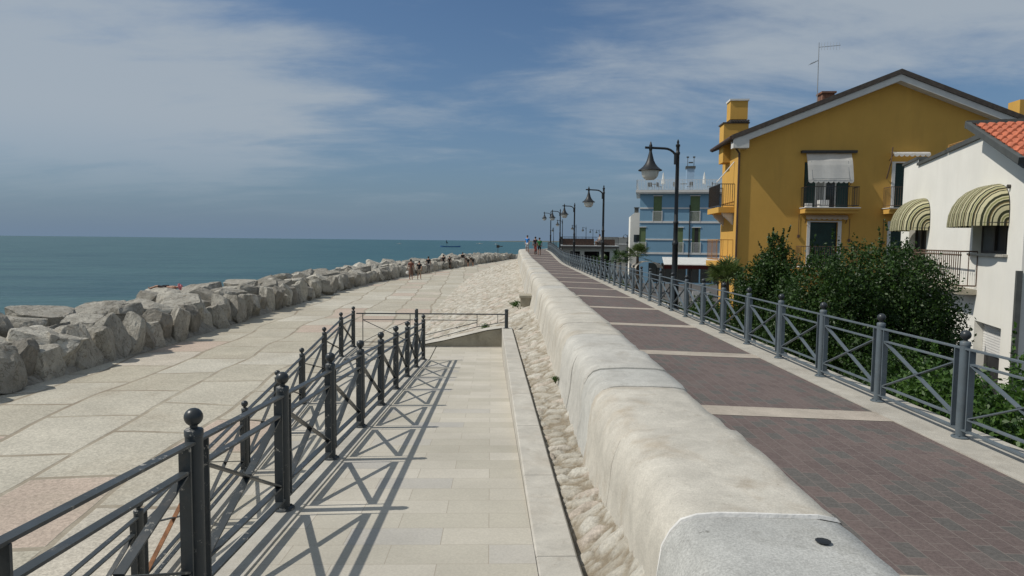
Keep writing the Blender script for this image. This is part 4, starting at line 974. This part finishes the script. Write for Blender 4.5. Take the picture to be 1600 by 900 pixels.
for s, v, lb in ((2.3, 1.5, 'closed white parasol on the hotel roof terrace, left one'), (6.45, 1.5, 'closed white parasol on the hotel roof terrace, beside the ochre house')):
    t = thing('parasol', lb, 'parasol', hot(s, v, 7.121), 0, 'parasols on the roof terrace')
    p = MB(); p.lathe([(.25, 0), (.25, .06), (.03, .08), (.025, 1.85)], 10); p.build('pole', 'trim', t)
    p = MB(); p.lathe([(.10, .7), (.2, .78), (.17, 1.0), (.12, 1.4), (.05, 1.8), (.01, 1.95)], 9); p.build('canopy', 'canvas', t)
for k, (s, v, kind) in enumerate([(1.0, 1.2, 'chair'), (1.9, 1.3, 'chair'), (1.45, 1.4, 'table'), (3.6, 1.2, 'chair'), (4.4, 1.2, 'table'), (5.0, 1.0, 'chair'), (7.0, 1.2, 'chair'), (7.6, 1.4, 'table')]):
    order = {0: 'leftmost', 1: 'second from left', 2: 'left', 3: 'third from left', 4: 'middle', 5: 'fourth from left', 6: 'right end', 7: 'right'}[k]
    if kind == 'chair':
        t = thing('terrace_chair', order + ' of the grey chairs on the hotel roof terrace', 'chair', hot(s, v, 7.121), R(40*k), 'chairs on the roof terrace')
        p = MB(); p.box((-.22, -.22, .42), (.22, .22, .46)); p.build('seat', 'slate', t); p = MB(); p.box((-.22, .2, .5), (.22, .23, .9)); p.build('backrest', 'slate', t)
        for a in (-.2, .2):
            for b_ in (-.2, .2): p = MB(); p.bar((a, b_, 0), (a, b_, .42), .025, .025, (1, 0, 0)); p.build('leg', 'metal', t)
    else:
        t = thing('terrace_table', order + ' of the small tables on the hotel roof terrace', 'table', hot(s, v, 7.121), 0, 'tables on the roof terrace')
        p = MB(); p.lathe([(.4, .70), (.4, .73)], 14); p.build('table_top', 'slate', t); p = MB(); p.lathe([(.22, 0), (.03, .03), (.03, .70)], 8); p.build('leg', 'metal', t)
gl_ = MB()
for k in range(6): gl_.box((1.0 + k*1.3, -.02, W(-2.3)), (2.15 + k*1.3, -.003, W(-.35)))
gl_.build('shade_panes', 'glass', BH)  # dark panes added to stand for the shadows under the canopy
# neighbours behind
nb = thing('white_annexe', 'white narrow house with a dark square window left of the blue hotel', 'house', (14.6, 84, GZ), R(-8))
p = MB(); p.prism([(0, 0), (2.6, 0), (2.6, W(5.4)), (.5, W(5.4)), (0, W(5.0))], 0, 6, 'y'); p.build('wall', 'white', nb)
p = MB(); p.box((.45, -.03, W(1.8)), (1.15, -.003, W(2.7))); p.build('window', 'glass', nb)
p = MB(); p.box((.5, .5, W(5.4)), (1.0, 1.0, W(6.0))); p.box((.42, .42, W(6.0)), (1.08, 1.08, W(6.1))); p.build('chimney', 'slate', nb)
for x, y, wd, h, lb in ((11.6, 96, 5.6, 3.8, 'low beige building between the terrace and the hotel'), (17, 128, 12, 5.0, 'distant pale block behind the low beige building')):
    t = thing('low_building', lb, 'building', (x, y, GZ), 0); p = MB(); p.box((0, 0, 0), (wd, 6, h)); p.build('wall', 'beige', t)
    p = MB(); p.box((-.1, -.1, h), (wd+.1, 6.1, h+.15)); p.build('roof', 'fascia', t)
    for k in range(3): p = MB(); p.box((.6 + k*wd/3, -.02, h-1.9), (1.4 + k*wd/3, -.002, h-.8)); p.build('window', 'glass', t)
# terrace pavilion with dark parapet
TP = thing('terrace_pavilion', 'low pavilion with arched openings and dark railings round its flat roof terrace', 'building', (5.8, 78, GZ), R(-6))
TH = 3.75; arches = [(.9, 2.0), (2.5, 4.2), (4.6, 5.4)]
f = MB(); cuts = sorted({0.0, 6.0, *[a for q in arches for a in q]})
for a, b in zip(cuts, cuts[1:]):
    hole = any(q[0] <= (a+b)/2 <= q[1] for q in arches)
    f.box((a, 0, 3.1 if hole else 0), (b, .3, TH - .2))
f.box((0, .3, 0), (.3, 7, TH-.2)); f.box((5.7, .3, 0), (6, 7, TH-.2)); f.build('wall', 'beige', TP)
f = MB(); f.box((.3, 2.5, 0), (5.7, 2.6, TH-.2)); f.build('back_wall', 'dark', TP)
f = MB(); f.box((-.4, -.5, TH-.2), (6.4, 7.4, TH+.05)); f.build('roof_slab', 'fascia', TP)
f = MB(); f.box((-.42, -.54, TH-.28), (6.42, -.505, TH-.05)); f.build('fascia', 'frame_dark', TP)
railing(TP, (-.3, -.42, TH+.05), (6.3, -.42, TH+.05), .95, 'rail_dark', .16, .015, 'terrace_railing'); railing(TP, (-.3, -.42, TH+.05), (-.3, 7, TH+.05), .95, 'rail_dark', .16, .015, 'terrace_railing')
hd = MB(); hd.box((.0, .2, TH+.05), (3.6, .6, TH+.8)); hd.build('bench_back', 'pipe', TP)
hd = MB(); hd.box((3.9, 1.0, TH+.05), (6.0, 1.4, TH+.75)); hd.build('bench_back', 'pipe', TP)
# restaurant canopies in the street
RC = thing('restaurant_canopy', 'white restaurant canopy with dark red valance in front of the blue hotel', 'canopy', (11.7, 52, GZ), R(-9))
p = MB(); p.prism([(0, 2.55), (2.4, 3.05), (2.4, 3.0), (0, 2.5)], .0, 6.2, 'x'); p.build('roof', 'canvas', RC)
p = MB(); p.box((0, -.03, 2.2), (6.2, -.003, 2.5)); p.build('valance', 'red_canvas', RC)
for k in range(4):
    p = MB(); p.box((.05 + k*2.0, 0, 0), (.12 + k*2.0, .07, 2.5)); p.build('post', 'rail_dark', RC)
AC = thing('arched_canopy', 'small pale canopy with an arched roof left of the red valance', 'canopy', (10.2, 55, GZ), 0)
p = MB(); p.grid([[(1.0 - 1.1*math.cos(R(a)), yy, 2.1 + .55*math.sin(R(a))) for a in range(0, 181, 15)] for yy in (0, 2.2)]); p.build('roof', 'canvas_cream', AC)
for x in (-.06, 2.02):
    for yy in (.02, 2.1): p = MB(); p.box((x, yy, 0), (x+.06, yy+.06, 2.1)); p.build('post', 'rail_dark', AC)
for i, (x, y, w_, h_, lb) in enumerate([(8.65, 34, .5, 1.75, 'white upright menu board behind the fence near the first lamp'), (10.2, 36.3, .9, 1.6, 'wide white menu board beside the fan palm')]):
    t = thing('menu_board', lb, 'sign', (x, y, GZ)); p = MB(); p.box((-w_/2, -.02, h_-.9), (w_/2, .02, h_)); p.build('board', 'trim', t)
    for s in (-1, 1): p = MB(); p.box((s*w_/2-.02, -.03, 0), (s*w_/2+.02, .03, h_-.9)); p.build('leg', 'rail_dark', t)

# ------------------------------------------------------------------ plants
def shrub(name, label, cat, loc, lobes, n, size, mt, seed, group=None, shoots=0, trunk=0.06, flowers=0):
    rs = np.random.RandomState(seed); t = thing(name, label, cat, loc, 0, group)
    vol = np.array([l[3]*l[4]*l[5] for l in lobes])**0.67; pr = vol/vol.sum(); P = []
    for l, c in zip(lobes, (pr*n).astype(int)):
        d = rs.normal(size=(c, 3)); d /= np.linalg.norm(d, axis=1)[:, None]
        # clumps: leaves gather round twig ends just inside the surface
        k = max(8, c//42); tw = rs.normal(size=(k, 3)); tw /= np.linalg.norm(tw, axis=1)[:, None]; tw *= rs.uniform(.74, 1.07, (k, 1))
        q = tw[rs.randint(0, k, c)] + rs.normal(size=(c, 3))*0.07
        inner = rs.rand(c) < .30; q[inner] = d[inner]*rs.uniform(.35, .8, (inner.sum(), 1))
        P.append(q*np.array(l[3:6]) + np.array(l[0:3]))
    for k in range(shoots):
        l = lobes[rs.randint(len(lobes))]; a = rs.uniform(0, 6.28); r = rs.uniform(0, .75)
        base = np.array([l[0] + l[3]*r*math.cos(a), l[1] + l[4]*r*math.sin(a), l[2] + l[5]*math.sqrt(1-r*r)*.9]); dirn = np.array([rs.normal()*.16, rs.normal()*.16, 1.0]); ln = rs.uniform(.25, .75)
        tt = rs.rand(46, 1); P.append(base + dirn*tt*ln + rs.normal(size=(46, 3))*size*.45*(1.1-tt))
    P = np.concatenate(P); P = P[P[:, 2] > .03]
    leaf_object('foliage', leaves(P, 0, len(P), size, 0, rs), mt, t)
    tk = MB()
    for l in lobes:
        mid = (l[0]*.5 + rs.normal()*.1, l[1]*.5 + rs.normal()*.1, l[2]*.5); tk.tube([(l[0]*.3, l[1]*.3, -.05), mid, (l[0], l[1], l[2] + l[5]*.3)], [trunk*1.3, trunk, trunk*.4], 7)
    tk.build('trunk', 'bark', t)
    for k in range(flowers):
        l = lobes[rs.randint(len(lobes))]; a = rs.uniform(2.6, 5.6); z = rs.uniform(-.1, .8); r = math.sqrt(1-z*z)*1.03
        fl = MB()
        c = Vector((l[0] + l[3]*r*math.cos(a), l[1] + l[4]*r*math.sin(a), l[2] + l[5]*z))
        for q in range(5):
            an_ = q*1.257; d1 = Vector((math.cos(an_)*.045, -.02, math.sin(an_)*.045)); d2 = Vector((-math.sin(an_)*.025, 0, math.cos(an_)*.025))
            fl.add([c, c + d1*.6 + d2, c + d1*1.1, c + d1*.6 - d2], [(0, 1, 2, 3)])
        fl.build('flower', 'flower', t, fix=False)
    return t
shrub('shrub', 'big dark green garden shrub in front of the white house', 'shrub', (7.4, 14.0, GZ),
      [(-.9, -.2, 2.62, 1.0, 1.1, 1.42), (.25, .1, 2.85, 1.15, 1.2, 1.40), (1.15, .5, 2.62, 1.0, 1.1, 1.35), (1.05, .2, 1.7, 1.05, 1.2, 1.5), (-.2, -.3, 1.4, 1.6, 1.3, 1.5), (-1.2, .5, 1.6, 1.0, 1.1, 1.5)], 130000, .036, 'leaf_dark', 3, shoots=22)
shrub('shrub', 'smaller rounded dark shrub in front of the ochre house corner', 'shrub', (6.75, 17.6, GZ),
      [(-.1, 0, 2.8, .78, .9, 1.15), (.3, .2, 3.1, .6, .7, 1.05), (.15, .1, 3.75, .3, .35, .75), (-.3, .1, 1.7, .95, 1.0, 1.6), (.5, 0, 1.6, .9, 1.0, 1.5)], 60000, .036, 'leaf_dark', 4, shoots=9)
shrub('shrub', 'dark shrub filling the gap below the big garden shrub by the fence', 'shrub', (6.0, 10.7, GZ),
      [(0, 0, 1.05, .9, 1.3, 1.1), (.6, 1.4, 1.3, 1.0, 1.2, 1.2), (.5, -1.2, .8, .9, 1.1, .95)], 30000, .04, 'leaf_dark', 5, shoots=4)
shrub('flowering_shrub', 'bright green bush with red flowers low beyond the fence', 'shrub', (5.9, 8.2, GZ),
      [(-.1, .8, 1.5, .75, .9, 1.05), (.2, -.3, 1.45, .75, .9, 1.0), (-.1, -1.5, 1.2, .7, .9, .95)], 20000, .045, 'leaf_light', 6, shoots=6, flowers=4)
shrub('flowering_shrub', 'bright green bush under the white house wall at the right edge', 'shrub', (7.3, 9.7, GZ),
      [(0, 0, 1.45, .8, .9, 1.05), (-.2, 1.3, 1.25, .8, .9, 1.0), (.4, -1.2, 1.5, .8, .9, 1.1)], 18000, .045, 'leaf_light', 8, shoots=6)
shrub('shrub', 'thin climbing shrub at the corner of the white house balcony', 'shrub', (11.3, 18.0, GZ),
      [(0, 0, 2.0, .22, .3, .8), (.1, -.3, 1.0, .3, .35, .9)], 4000, .045, 'leaf_light', 9, shoots=5, trunk=.02)
def palm(loc, h, n, ln, label, mt, seed, droop=1.0):
    rs = random.Random(seed); t = thing('palm_tree', label, 'palm tree', loc, 0, 'palms in the street below')
    tk = MB(); tk.tube([(0, 0, -.05), (.04, .02, h*.5), (0, 0, h)], [.17, .14, .11], 9); tk.build('trunk', 'bark', t)
    for k in range(n):
        a = k*2.4 + rs.uniform(-.3, .3); el = R(rs.uniform(-15, 78)); stem = ln*rs.uniform(.4, .6); d = Vector((math.cos(a)*math.cos(el), math.sin(a)*math.cos(el), math.sin(el)))
        side = Vector((-math.sin(a), math.cos(a), 0)); upv = d.cross(side)*-1; base = Vector((0, 0, h)); c = base + d*stem; f = MB()
        f.tube([base, base + d*stem*.6, c], .014, 4)
        for b in range(15):
            q = R(-100 + b*200/14); dir_ = d*math.cos(q) + side*math.sin(q); L_ = ln*.62*(.75 + .25*math.cos(q)); tip = c + dir_*L_ - Vector((0, 0, .22*L_*droop*rs.uniform(.5, 1.4))); mid = c + dir_*L_*.55; wv = (side*math.cos(q) - d*math.sin(q))*.035
            f.add([c, mid - wv, tip, mid + wv], [(0, 1, 2, 3)])
        f.build('frond', mt, t, fix=False)
palm((9.4, 29.5, GZ), 2.55, 30, 1.15, 'leafy fan palm beside the corner of the ochre house', 'leaf_palm', 1)
palm((10.35, 33, GZ), 2.3, 20, 1.0, 'smaller fan palm behind the leafy one', 'leaf_palm', 5)
palm((10.4, 56, GZ), 3.0, 26, 1.3, 'bright fan palm in front of the blue hotel left corner', 'leaf_palm', 2)
palm((9.9, 62, GZ), 2.6, 22, 1.2, 'dark palm left of the bright fan palm', 'leaf_dark', 3, 1.6)
palm((8.6, 66, GZ), 2.2, 20, 1.1, 'low dark palm right of the terrace pavilion', 'leaf_dark', 4, 1.6)
shrub('hedge', 'dark street hedge behind the fence below the first lamp', 'hedge', (8.2, 30.5, GZ), [(-1.2, 0, .6, 1.2, .7, .9), (.4, .2, .6, 1.2, .7, .8)], 5000, .07, 'leaf_dark', 12)
shrub('hedge', 'dark street hedge behind the fence further along the walkway', 'hedge', (6.6, 44, GZ), [(-.2, -3, .7, .9, 3, 1.1), (.2, 3, .7, 1, 3, 1.0)], 6000, .09, 'leaf_dark', 13)
shrub('hedge', 'low dark planting close behind the fence right of the first lamp', 'hedge', (7.5, 25.5, GZ), [(-.3, 0, .8, .9, 1.6, 1.0), (.5, 2.2, .9, .9, 1.5, 1.1), (.9, -1.8, .7, .8, 1.2, .9)], 12000, .06, 'leaf_dark', 14, shoots=5)
for k, (x, y, lb) in enumerate(((6.6, 22.6, 'terracotta flower pot behind the fence'), (6.9, 21.2, 'second terracotta pot nearer to the dark shrub'))):
    t = thing('plant_pot', lb, 'plant pot', (x, y, GZ), 0, 'pots behind the fence')
    p = MB(); p.lathe([(.2, 0), (.3, .5), (.33, .5), (.33, .6), (.28, .6), (.27, .5)], 14); p.build('pot', 'tile_red', t, smooth=40)
    rs = np.random.RandomState(60+k); c = rs.normal(size=(500, 3))*np.array([.22, .22, .2]) + np.array([0, 0, .85]); leaf_object('foliage', leaves(c, 0, 500, .06, 0, rs), 'leaf_light', t)

# ------------------------------------------------------------------ people
SK = plain('skin', (0.36, 0.20, 0.13), 0.6, 0.08, 8); HAIR = plain('dark_hair', (0.02, 0.014, 0.01), 0.6, 0.2, 12)
cols = {}
def cloth(c):
    if c not in cols: cols[c] = plain('cloth', c, 0.9, 0.12, 10, 0.2)
    return cols[c]
def skin_obj(name, pts, edges, rad, mt, parent, sub=1, rootv=0):
    me = bpy.data.meshes.new('tmp'); me.from_pydata(pts, edges, []); o = bpy.data.objects.new('tmp', me); C.objects.link(o)
    md = o.modifiers.new('s', 'SKIN'); md.use_smooth_shade = True
    me.skin_vertices[0].data[rootv].use_root = True
    for i, r in enumerate(rad): me.skin_vertices[0].data[i].radius = r if isinstance(r, tuple) else (r, r)
    o.modifiers.new('b', 'SUBSURF').levels = sub
    bpy.context.view_layer.update()
    dg = bpy.context.evaluated_depsgraph_get(); out = bpy.data.meshes.new_from_object(o.evaluated_get(dg)); out.name = name
    bpy.data.objects.remove(o); bpy.data.meshes.remove(me)
    out.materials.clear(); out.materials.append(mt if not isinstance(mt, str) else M[mt])
    ob = bpy.data.objects.new(name, out); C.objects.link(ob); ob.parent = parent; return ob
def person(label, loc, rz, shirt, bottom, h=1.72, pose='stand', hair=HAIR, skirt=False, shirtless=False, seed=0, group=None, shorts=True, shoes=(0.05, 0.05, 0.05), hat=None):
    rr = random.Random(seed); k = h/1.75
    t = thing('person', label, 'person', loc, rz, group)
    # facing local +y
    lean = 0.0
    J = dict(pel=(0, 0, .95), wai=(0, 0, 1.10), che=(0, .01, 1.30), sho=(0, 0, 1.43), nec=(0, 0, 1.50), hea=(0, .02, 1.60), top=(0, .01, 1.70))
    sw = rr.uniform(-.06, .14)
    for s, n in ((-1, 'l'), (1, 'r')):
        ph = s*sw
        J['cl'+n] = (s*.17, 0, 1.41); J['el'+n] = (s*.24, -.03 - ph*.6, 1.14); J['wr'+n] = (s*.25, .05 - ph*1.1, .90); J['ha'+n] = (s*.25, .08 - ph*1.2, .81)
        J['hi'+n] = (s*.09, 0, .90); J['kn'+n] = (s*.10, .03 + ph*.6, .50); J['an'+n] = (s*.11, -.02 + ph*1.4, .085); J['to'+n] = (s*.12, .14 + ph*1.4, .03)
    if pose == 'bend':                                   # bending forward, hands on the knees
        J.update(wai=(0, .12, 1.02), che=(0, .30, 1.12), sho=(0, .42, 1.17), nec=(0, .48, 1.20), hea=(0, .57, 1.25), top=(0, .66, 1.29))
        for s, n in ((-1, 'l'), (1, 'r')): J['cl'+n] = (s*.16, .40, 1.15); J['el'+n] = (s*.22, .36, .88); J['wr'+n] = (s*.14, .32, .66); J['ha'+n] = (s*.12, .34, .58)
    if pose == 'sit':
        J.update(pel=(0, 0, .50), wai=(0, -.03, .66), che=(0, -.04, .86), sho=(0, -.04, .99), nec=(0, -.03, 1.06), hea=(0, 0, 1.16), top=(0, 0, 1.26))
        for s, n in ((-1, 'l'), (1, 'r')): J['cl'+n] = (s*.17, -.04, .97); J['el'+n] = (s*.23, .02, .72); J['wr'+n] = (s*.15, .24, .64); J['ha'+n] = (s*.13, .32, .62); J['hi'+n] = (s*.1, .02, .47); J['kn'+n] = (s*.12, .44, .48); J['an'+n] = (s*.12, .46, .085); J['to'+n] = (s*.12, .62, .03)
    if pose == 'lie':                                    # lying on the back, head towards +y
        J.update(pel=(0, 0, .12), wai=(0, .15, .12), che=(0, .35, .14), sho=(0, .48, .13), nec=(0, .55, .14), hea=(0, .66, .16), top=(0, .76, .17))
        for s, n in ((-1, 'l'), (1, 'r')): J['cl'+n] = (s*.17, .46, .12); J['el'+n] = (s*.27, .22, .08); J['wr'+n] = (s*.28, -.02, .06); J['ha'+n] = (s*.28, -.1, .06); J['hi'+n] = (s*.1, -.06, .11); J['kn'+n] = (s*.12, -.46, .12 + (.1 if s > 0 else 0)); J['an'+n] = (s*.12, -.86, .07); J['to'+n] = (s*.13, -.93, .15)
    if pose == 'phone':
        J['elr'] = (.24, .0, 1.14); J['wrr'] = (.14, .2, 1.25); J['har'] = (.10, .24, 1.33)
    names = list(J); P = [Vector(J[n])*k for n in names]; ix = {n: i for i, n in enumerate(names)}
    E_ = [('pel', 'wai'), ('wai', 'che'), ('che', 'sho'), ('sho', 'nec'), ('nec', 'hea'), ('hea', 'top')]
    for n in 'lr': E_ += [('sho', 'cl'+n), ('cl'+n, 'el'+n), ('el'+n, 'wr'+n), ('wr'+n, 'ha'+n), ('pel', 'hi'+n), ('hi'+n, 'kn'+n), ('kn'+n, 'an'+n), ('an'+n, 'to'+n)]
    rad = dict(pel=.13, wai=(.13, .10), che=(.15, .11), sho=.10, nec=.052, hea=(.082, .098), top=.06)
    for n in 'lr': rad.update({'cl'+n: .06, 'el'+n: .042, 'wr'+n: .03, 'ha'+n: .034, 'hi'+n: .085, 'kn'+n: .056, 'an'+n: .038, 'to'+n: .034})
    def rr_(n, f=1.0, add=0.0):
        r = rad[n]; r = r if isinstance(r, tuple) else (r, r); return tuple((q*f + add)*k for q in r)
    skin_obj('body', P, [(ix[a], ix[b]) for a, b in E_], [rr_(n) for n in names], SK, t)
    def sub(nm, keep, f, add, mt, pts=None, root=0):
        pts = pts or {}
        nn = [n for n in keep]; PP = [Vector(pts.get(n, J[n]))*k for n in nn]; ii = {n: i for i, n in enumerate(nn)}
        skin_obj(nm, PP, [(ii[a], ii[b]) for a, b in E_ if a in ii and b in ii], [rr_(n, f, add) for n in nn], mt, t, 1, root)
    def lerp(a, b, q): return tuple(np.array(J[a])*(1-q) + np.array(J[b])*q)
    if not shirtless:
        sub('shirt', ['wai', 'pel', 'che', 'sho', 'cll', 'clr', 'ell', 'elr'], 1.0, .018, cloth(shirt), {'ell': lerp('cll', 'ell', .7), 'elr': lerp('clr', 'elr', .7)})
    if skirt:
        z0 = J['pel'][2]*k; sk_ = MB(); sk_.lathe([(.14, z0+.12), (.17, z0-.02), (.20, z0-.25), (.23, z0-.48), (.20, z0-.46)], 16); sk_.build('skirt', cloth(bottom), t, smooth=60)
    else:
        q = .95 if shorts else 1.0
        kp = ['pel', 'hil', 'hir', 'knl', 'knr'] + ([] if shorts else ['anl', 'anr'])
        sub('shorts' if shorts else 'trousers', kp, 1.0, .016, cloth(bottom), {'knl': lerp('hil', 'knl', q), 'knr': lerp('hir', 'knr', q)} if shorts else {})
    c = Vector(J['hea'])*k*.45 + Vector(J['top'])*k*.55; up_ = (Vector(J['top']) - Vector(J['hea'])).normalized()
    hb = MB(); hb.ball((0, 0, 0), .098*k, 14, 1.05); ho = hb.build('hair', hair, t, smooth=60); ho.location = c + up_*.012 + (Vector((0, -.018, 0)) if pose not in ('lie',) else Vector((0, 0, -.02)))
    if hat:
        q = MB(); q.lathe([(.20, -.02), (.2, .0), (.115, .012), (.11, .09), (.06, .12), (.01, .125)], 14); qo = q.build('sun_hat', cloth(hat), t, smooth=40); qo.location = c + up_*.03
        if pose == 'lie': qo.rotation_euler = (R(-75), 0, 0)
    return t
PZ = -1.846
person('woman in brown skirt walking with a white bag on the promenade', (-9.2, 61.2, PZ), R(5), (.17, .07, .05), (.12, .07, .05), 1.86, skirt=True, seed=1)
person('person in black shirt and beige shorts standing beside the woman in brown', (-8.47, 61.4, PZ), R(-4), (.012, .012, .015), (.30, .25, .19), 1.72, seed=2)
person('person in black shirt with grey trousers standing close to the front row boulders', (-9.2, 74.0, PZ), R(0), (.014, .013, .016), (.18, .17, .16), 1.82, seed=3, shorts=False)
person('person dressed all in black walking ahead along the rocks', (-8.6, 84.4, PZ), R(2), (.012, .012, .012), (.016, .016, .018), 1.80, seed=4)
person('person in dark clothes beside the one dressed all in black', (-7.95, 85.4, PZ), R(-3), (.02, .018, .015), (.03, .028, .025), 1.62, seed=5)
person('person in black top and pale trousers in front of the far boulders', (-7.1, 96.5, PZ), R(10), (.013, .013, .014), (.42, .38, .34), 1.9, seed=6, shorts=False)
person('person bending forward in dark clothes, left of a pair', (-6.1, 93.5, PZ), R(60), (.015, .015, .012), (.02, .018, .015), 1.7, 'bend', seed=7)
person('person bending forward in dark olive clothes, right of a pair', (-5.5, 94.6, PZ), R(75), (.03, .03, .018), (.018, .018, .018), 1.7, 'bend', seed=8)
person('person in a bright blue shirt and pale shorts at the far end of the walkway', (1.55, 70.5, wz(1.6, 70.5)), R(150), (.03, .20, .55), (.42, .42, .42), 1.78, seed=9)
person('person in dark top on a bicycle at the far end of the walkway', (2.30, 67.8, wz(2.3, 67.8)), R(20), (.05, .03, .035), (.22, .10, .07), 1.75, seed=10)
person('person in a green shirt and black shorts at the far end of the walkway', (2.65, 66.3, wz(2.6, 66.3)), R(5), (.03, .19, .055), (.014, .014, .016), 1.72, seed=11)
person('person in white sitting on the terrace of the pavilion', (10.1, 78.3, GZ + 3.80), R(100), (.62, .60, .58), (.40, .36, .34), 1.72, 'sit', seed=12)
stl = thing('stool', 'dark stool under the seated person on the terrace', 'stool', (10.1, 78.3, GZ + 3.80)); p = MB(); p.lathe([(.19, .36), (.19, .40)], 12); p.build('seat', 'slate', stl)
for a in range(4): p = MB(); p.bar((.14*math.cos(a*1.57), .14*math.sin(a*1.57), 0), (.12*math.cos(a*1.57), .12*math.sin(a*1.57), .36), .03, .03, (1, .3, 0)); p.build('leg', 'slate', stl)
person('sunbather lying on the rocks with a pink hat', (-18.5, 36.0, -1.04), R(-90), (.1, .05, .04), (.03, .02, .02), 1.72, 'lie', shirtless=True, seed=13, hat=(.62, .22, .24))
bag = thing('bag', 'white bag carried by the woman in the brown skirt', 'bag', (-9.52, 61.3, PZ + .50)); p = MB(); p.ball((0, 0, 0.12), .17, 12, .9); p.build('pouch', 'canvas', bag, smooth=60); p = MB(); p.tube([(-.1, 0, .22), (-.02, 0, .40), (.1, 0, .22)], .012, 6); p.build('strap', 'trim', bag)
# bicycle held by the pair
bk = thing('bicycle', 'red framed bicycle between the two people on the walkway', 'bicycle', (2.32, 67.2, wz(2.3, 67.2)), R(80))
def torus(c, R_, r): return [(c[0] + R_*math.cos(2*math.pi*k/20), c[1], c[2] + R_*math.sin(2*math.pi*k/20)) for k in range(21)]
for x in (-.52, .52):
    p = MB(); p.tube(torus((x, 0, .34), .32, .02), .022, 6, False); wob = p.build('wheel', 'rail_dark', bk, smooth=60)
    p = MB()
    for a in range(8): p.tube([(x, 0, .34), (x + .31*math.cos(a*.785), 0, .34 + .31*math.sin(a*.785))], .004, 4)
    p.build('spoke_set', 'metal', wob)
p = MB()
for a, b in (((-.52, 0, .34), (-.05, 0, .30)), ((-.05, 0, .30), (.34, 0, .78)), ((-.05, 0, .30), (-.2, 0, .82)), ((-.2, 0, .82), (-.52, 0, .34)), ((-.16, 0, .75), (.32, 0, .80)), ((.36, 0, .92), (.52, 0, .34))): p.tube([a, b], .018, 6)
p.build('frame', cloth((.35, .04, .03)), bk); p = MB(); p.tube([(.3, -.25, .98), (.36, 0, .94), (.3, .25, .98)], .015, 6); p.build('handlebar', 'rail_dark', bk); p = MB(); p.ball((-.22, 0, .88), .09, 10, .4); p.build('saddle', 'rail_dark', bk)

# ------------------------------------------------------------------ boats and far small things
SZ = -3.3
def boat(loc, L_, label, hull, rz=0, sail=None, group=None):
    t = thing('boat', label, 'boat', loc, rz, group); f = MB(); rows = []
    for i in range(13):
        u = i/12*2-1; wd = L_*.13*math.sqrt(max(.02, 1-abs(u)**2.6)); sh = L_*.05*(1 + .5*u*u)
        rows.append([(u*L_/2, -wd, sh), (u*L_/2, -wd*.7, -.3), (u*L_/2, wd*.7, -.3), (u*L_/2, wd, sh), (u*L_/2, wd*.9, sh*.8), (u*L_/2, -wd*.9, sh*.8)])
    f.grid(rows); f.build('hull', hull, t, smooth=50)
    if sail:
        p = MB(); p.tube([(-L_*.18, 0, .2), (-L_*.2, 0, L_*.34)], .06, 6); p.build('mast', 'rail_dark', t); p = MB(); p.add([(-L_*.2, .0, L_*.36), (-L_*.2, 0, L_*.2), (-L_*.13, .05, L_*.17)], [(0, 1, 2)]); p.prism([(-L_*.21, L_*.36), (-L_*.2, L_*.22), (-L_*.12, L_*.19)], -.03, .03, 'y'); p.build('sail', sail, t)
    else:
        p = MB(); p.box((-L_*.12, -L_*.06, L_*.04), (L_*.12, L_*.06, L_*.15)); p.build('cabin', 'trim', t)
bluep = plain('blue_hull', (0.10, 0.22, 0.42), 0.5, 0.1, 1)
boat((-46, 500, SZ), 15, 'long blue boat with a dark sail on the sea', bluep, R(4), 'rail_dark')
boat((-138, 825, SZ), 6, 'small white boat far out left of the blue boat', 'trim', R(20))
boat((-50, 1030, SZ), 10, 'white boat near the horizon right of the blue boat', 'trim', R(10))
boat((-22, 905, SZ), 7, 'small white boat near the sandbar', 'trim', R(40))
boat((24, 585, SZ), 9, 'white motor boat right of the people on the walkway', 'trim', R(-10))
sg = thing('warning_sign', 'small dark sign on a pole above the far end of the breakwater', 'sign', (-2.4, 112, -1.6)); p = MB(); p.tube([(0, 0, 0), (0, 0, 2.6)], .04, 8); p.build('pole', 'rail_dark', sg); p = MB(); p.box((-.25, -.05, 2.2), (.25, -.03, 2.65)); p.box((.25, -.05, 2.38), (.8, -.03, 2.5)); p.build('board', 'rail_dark', sg)
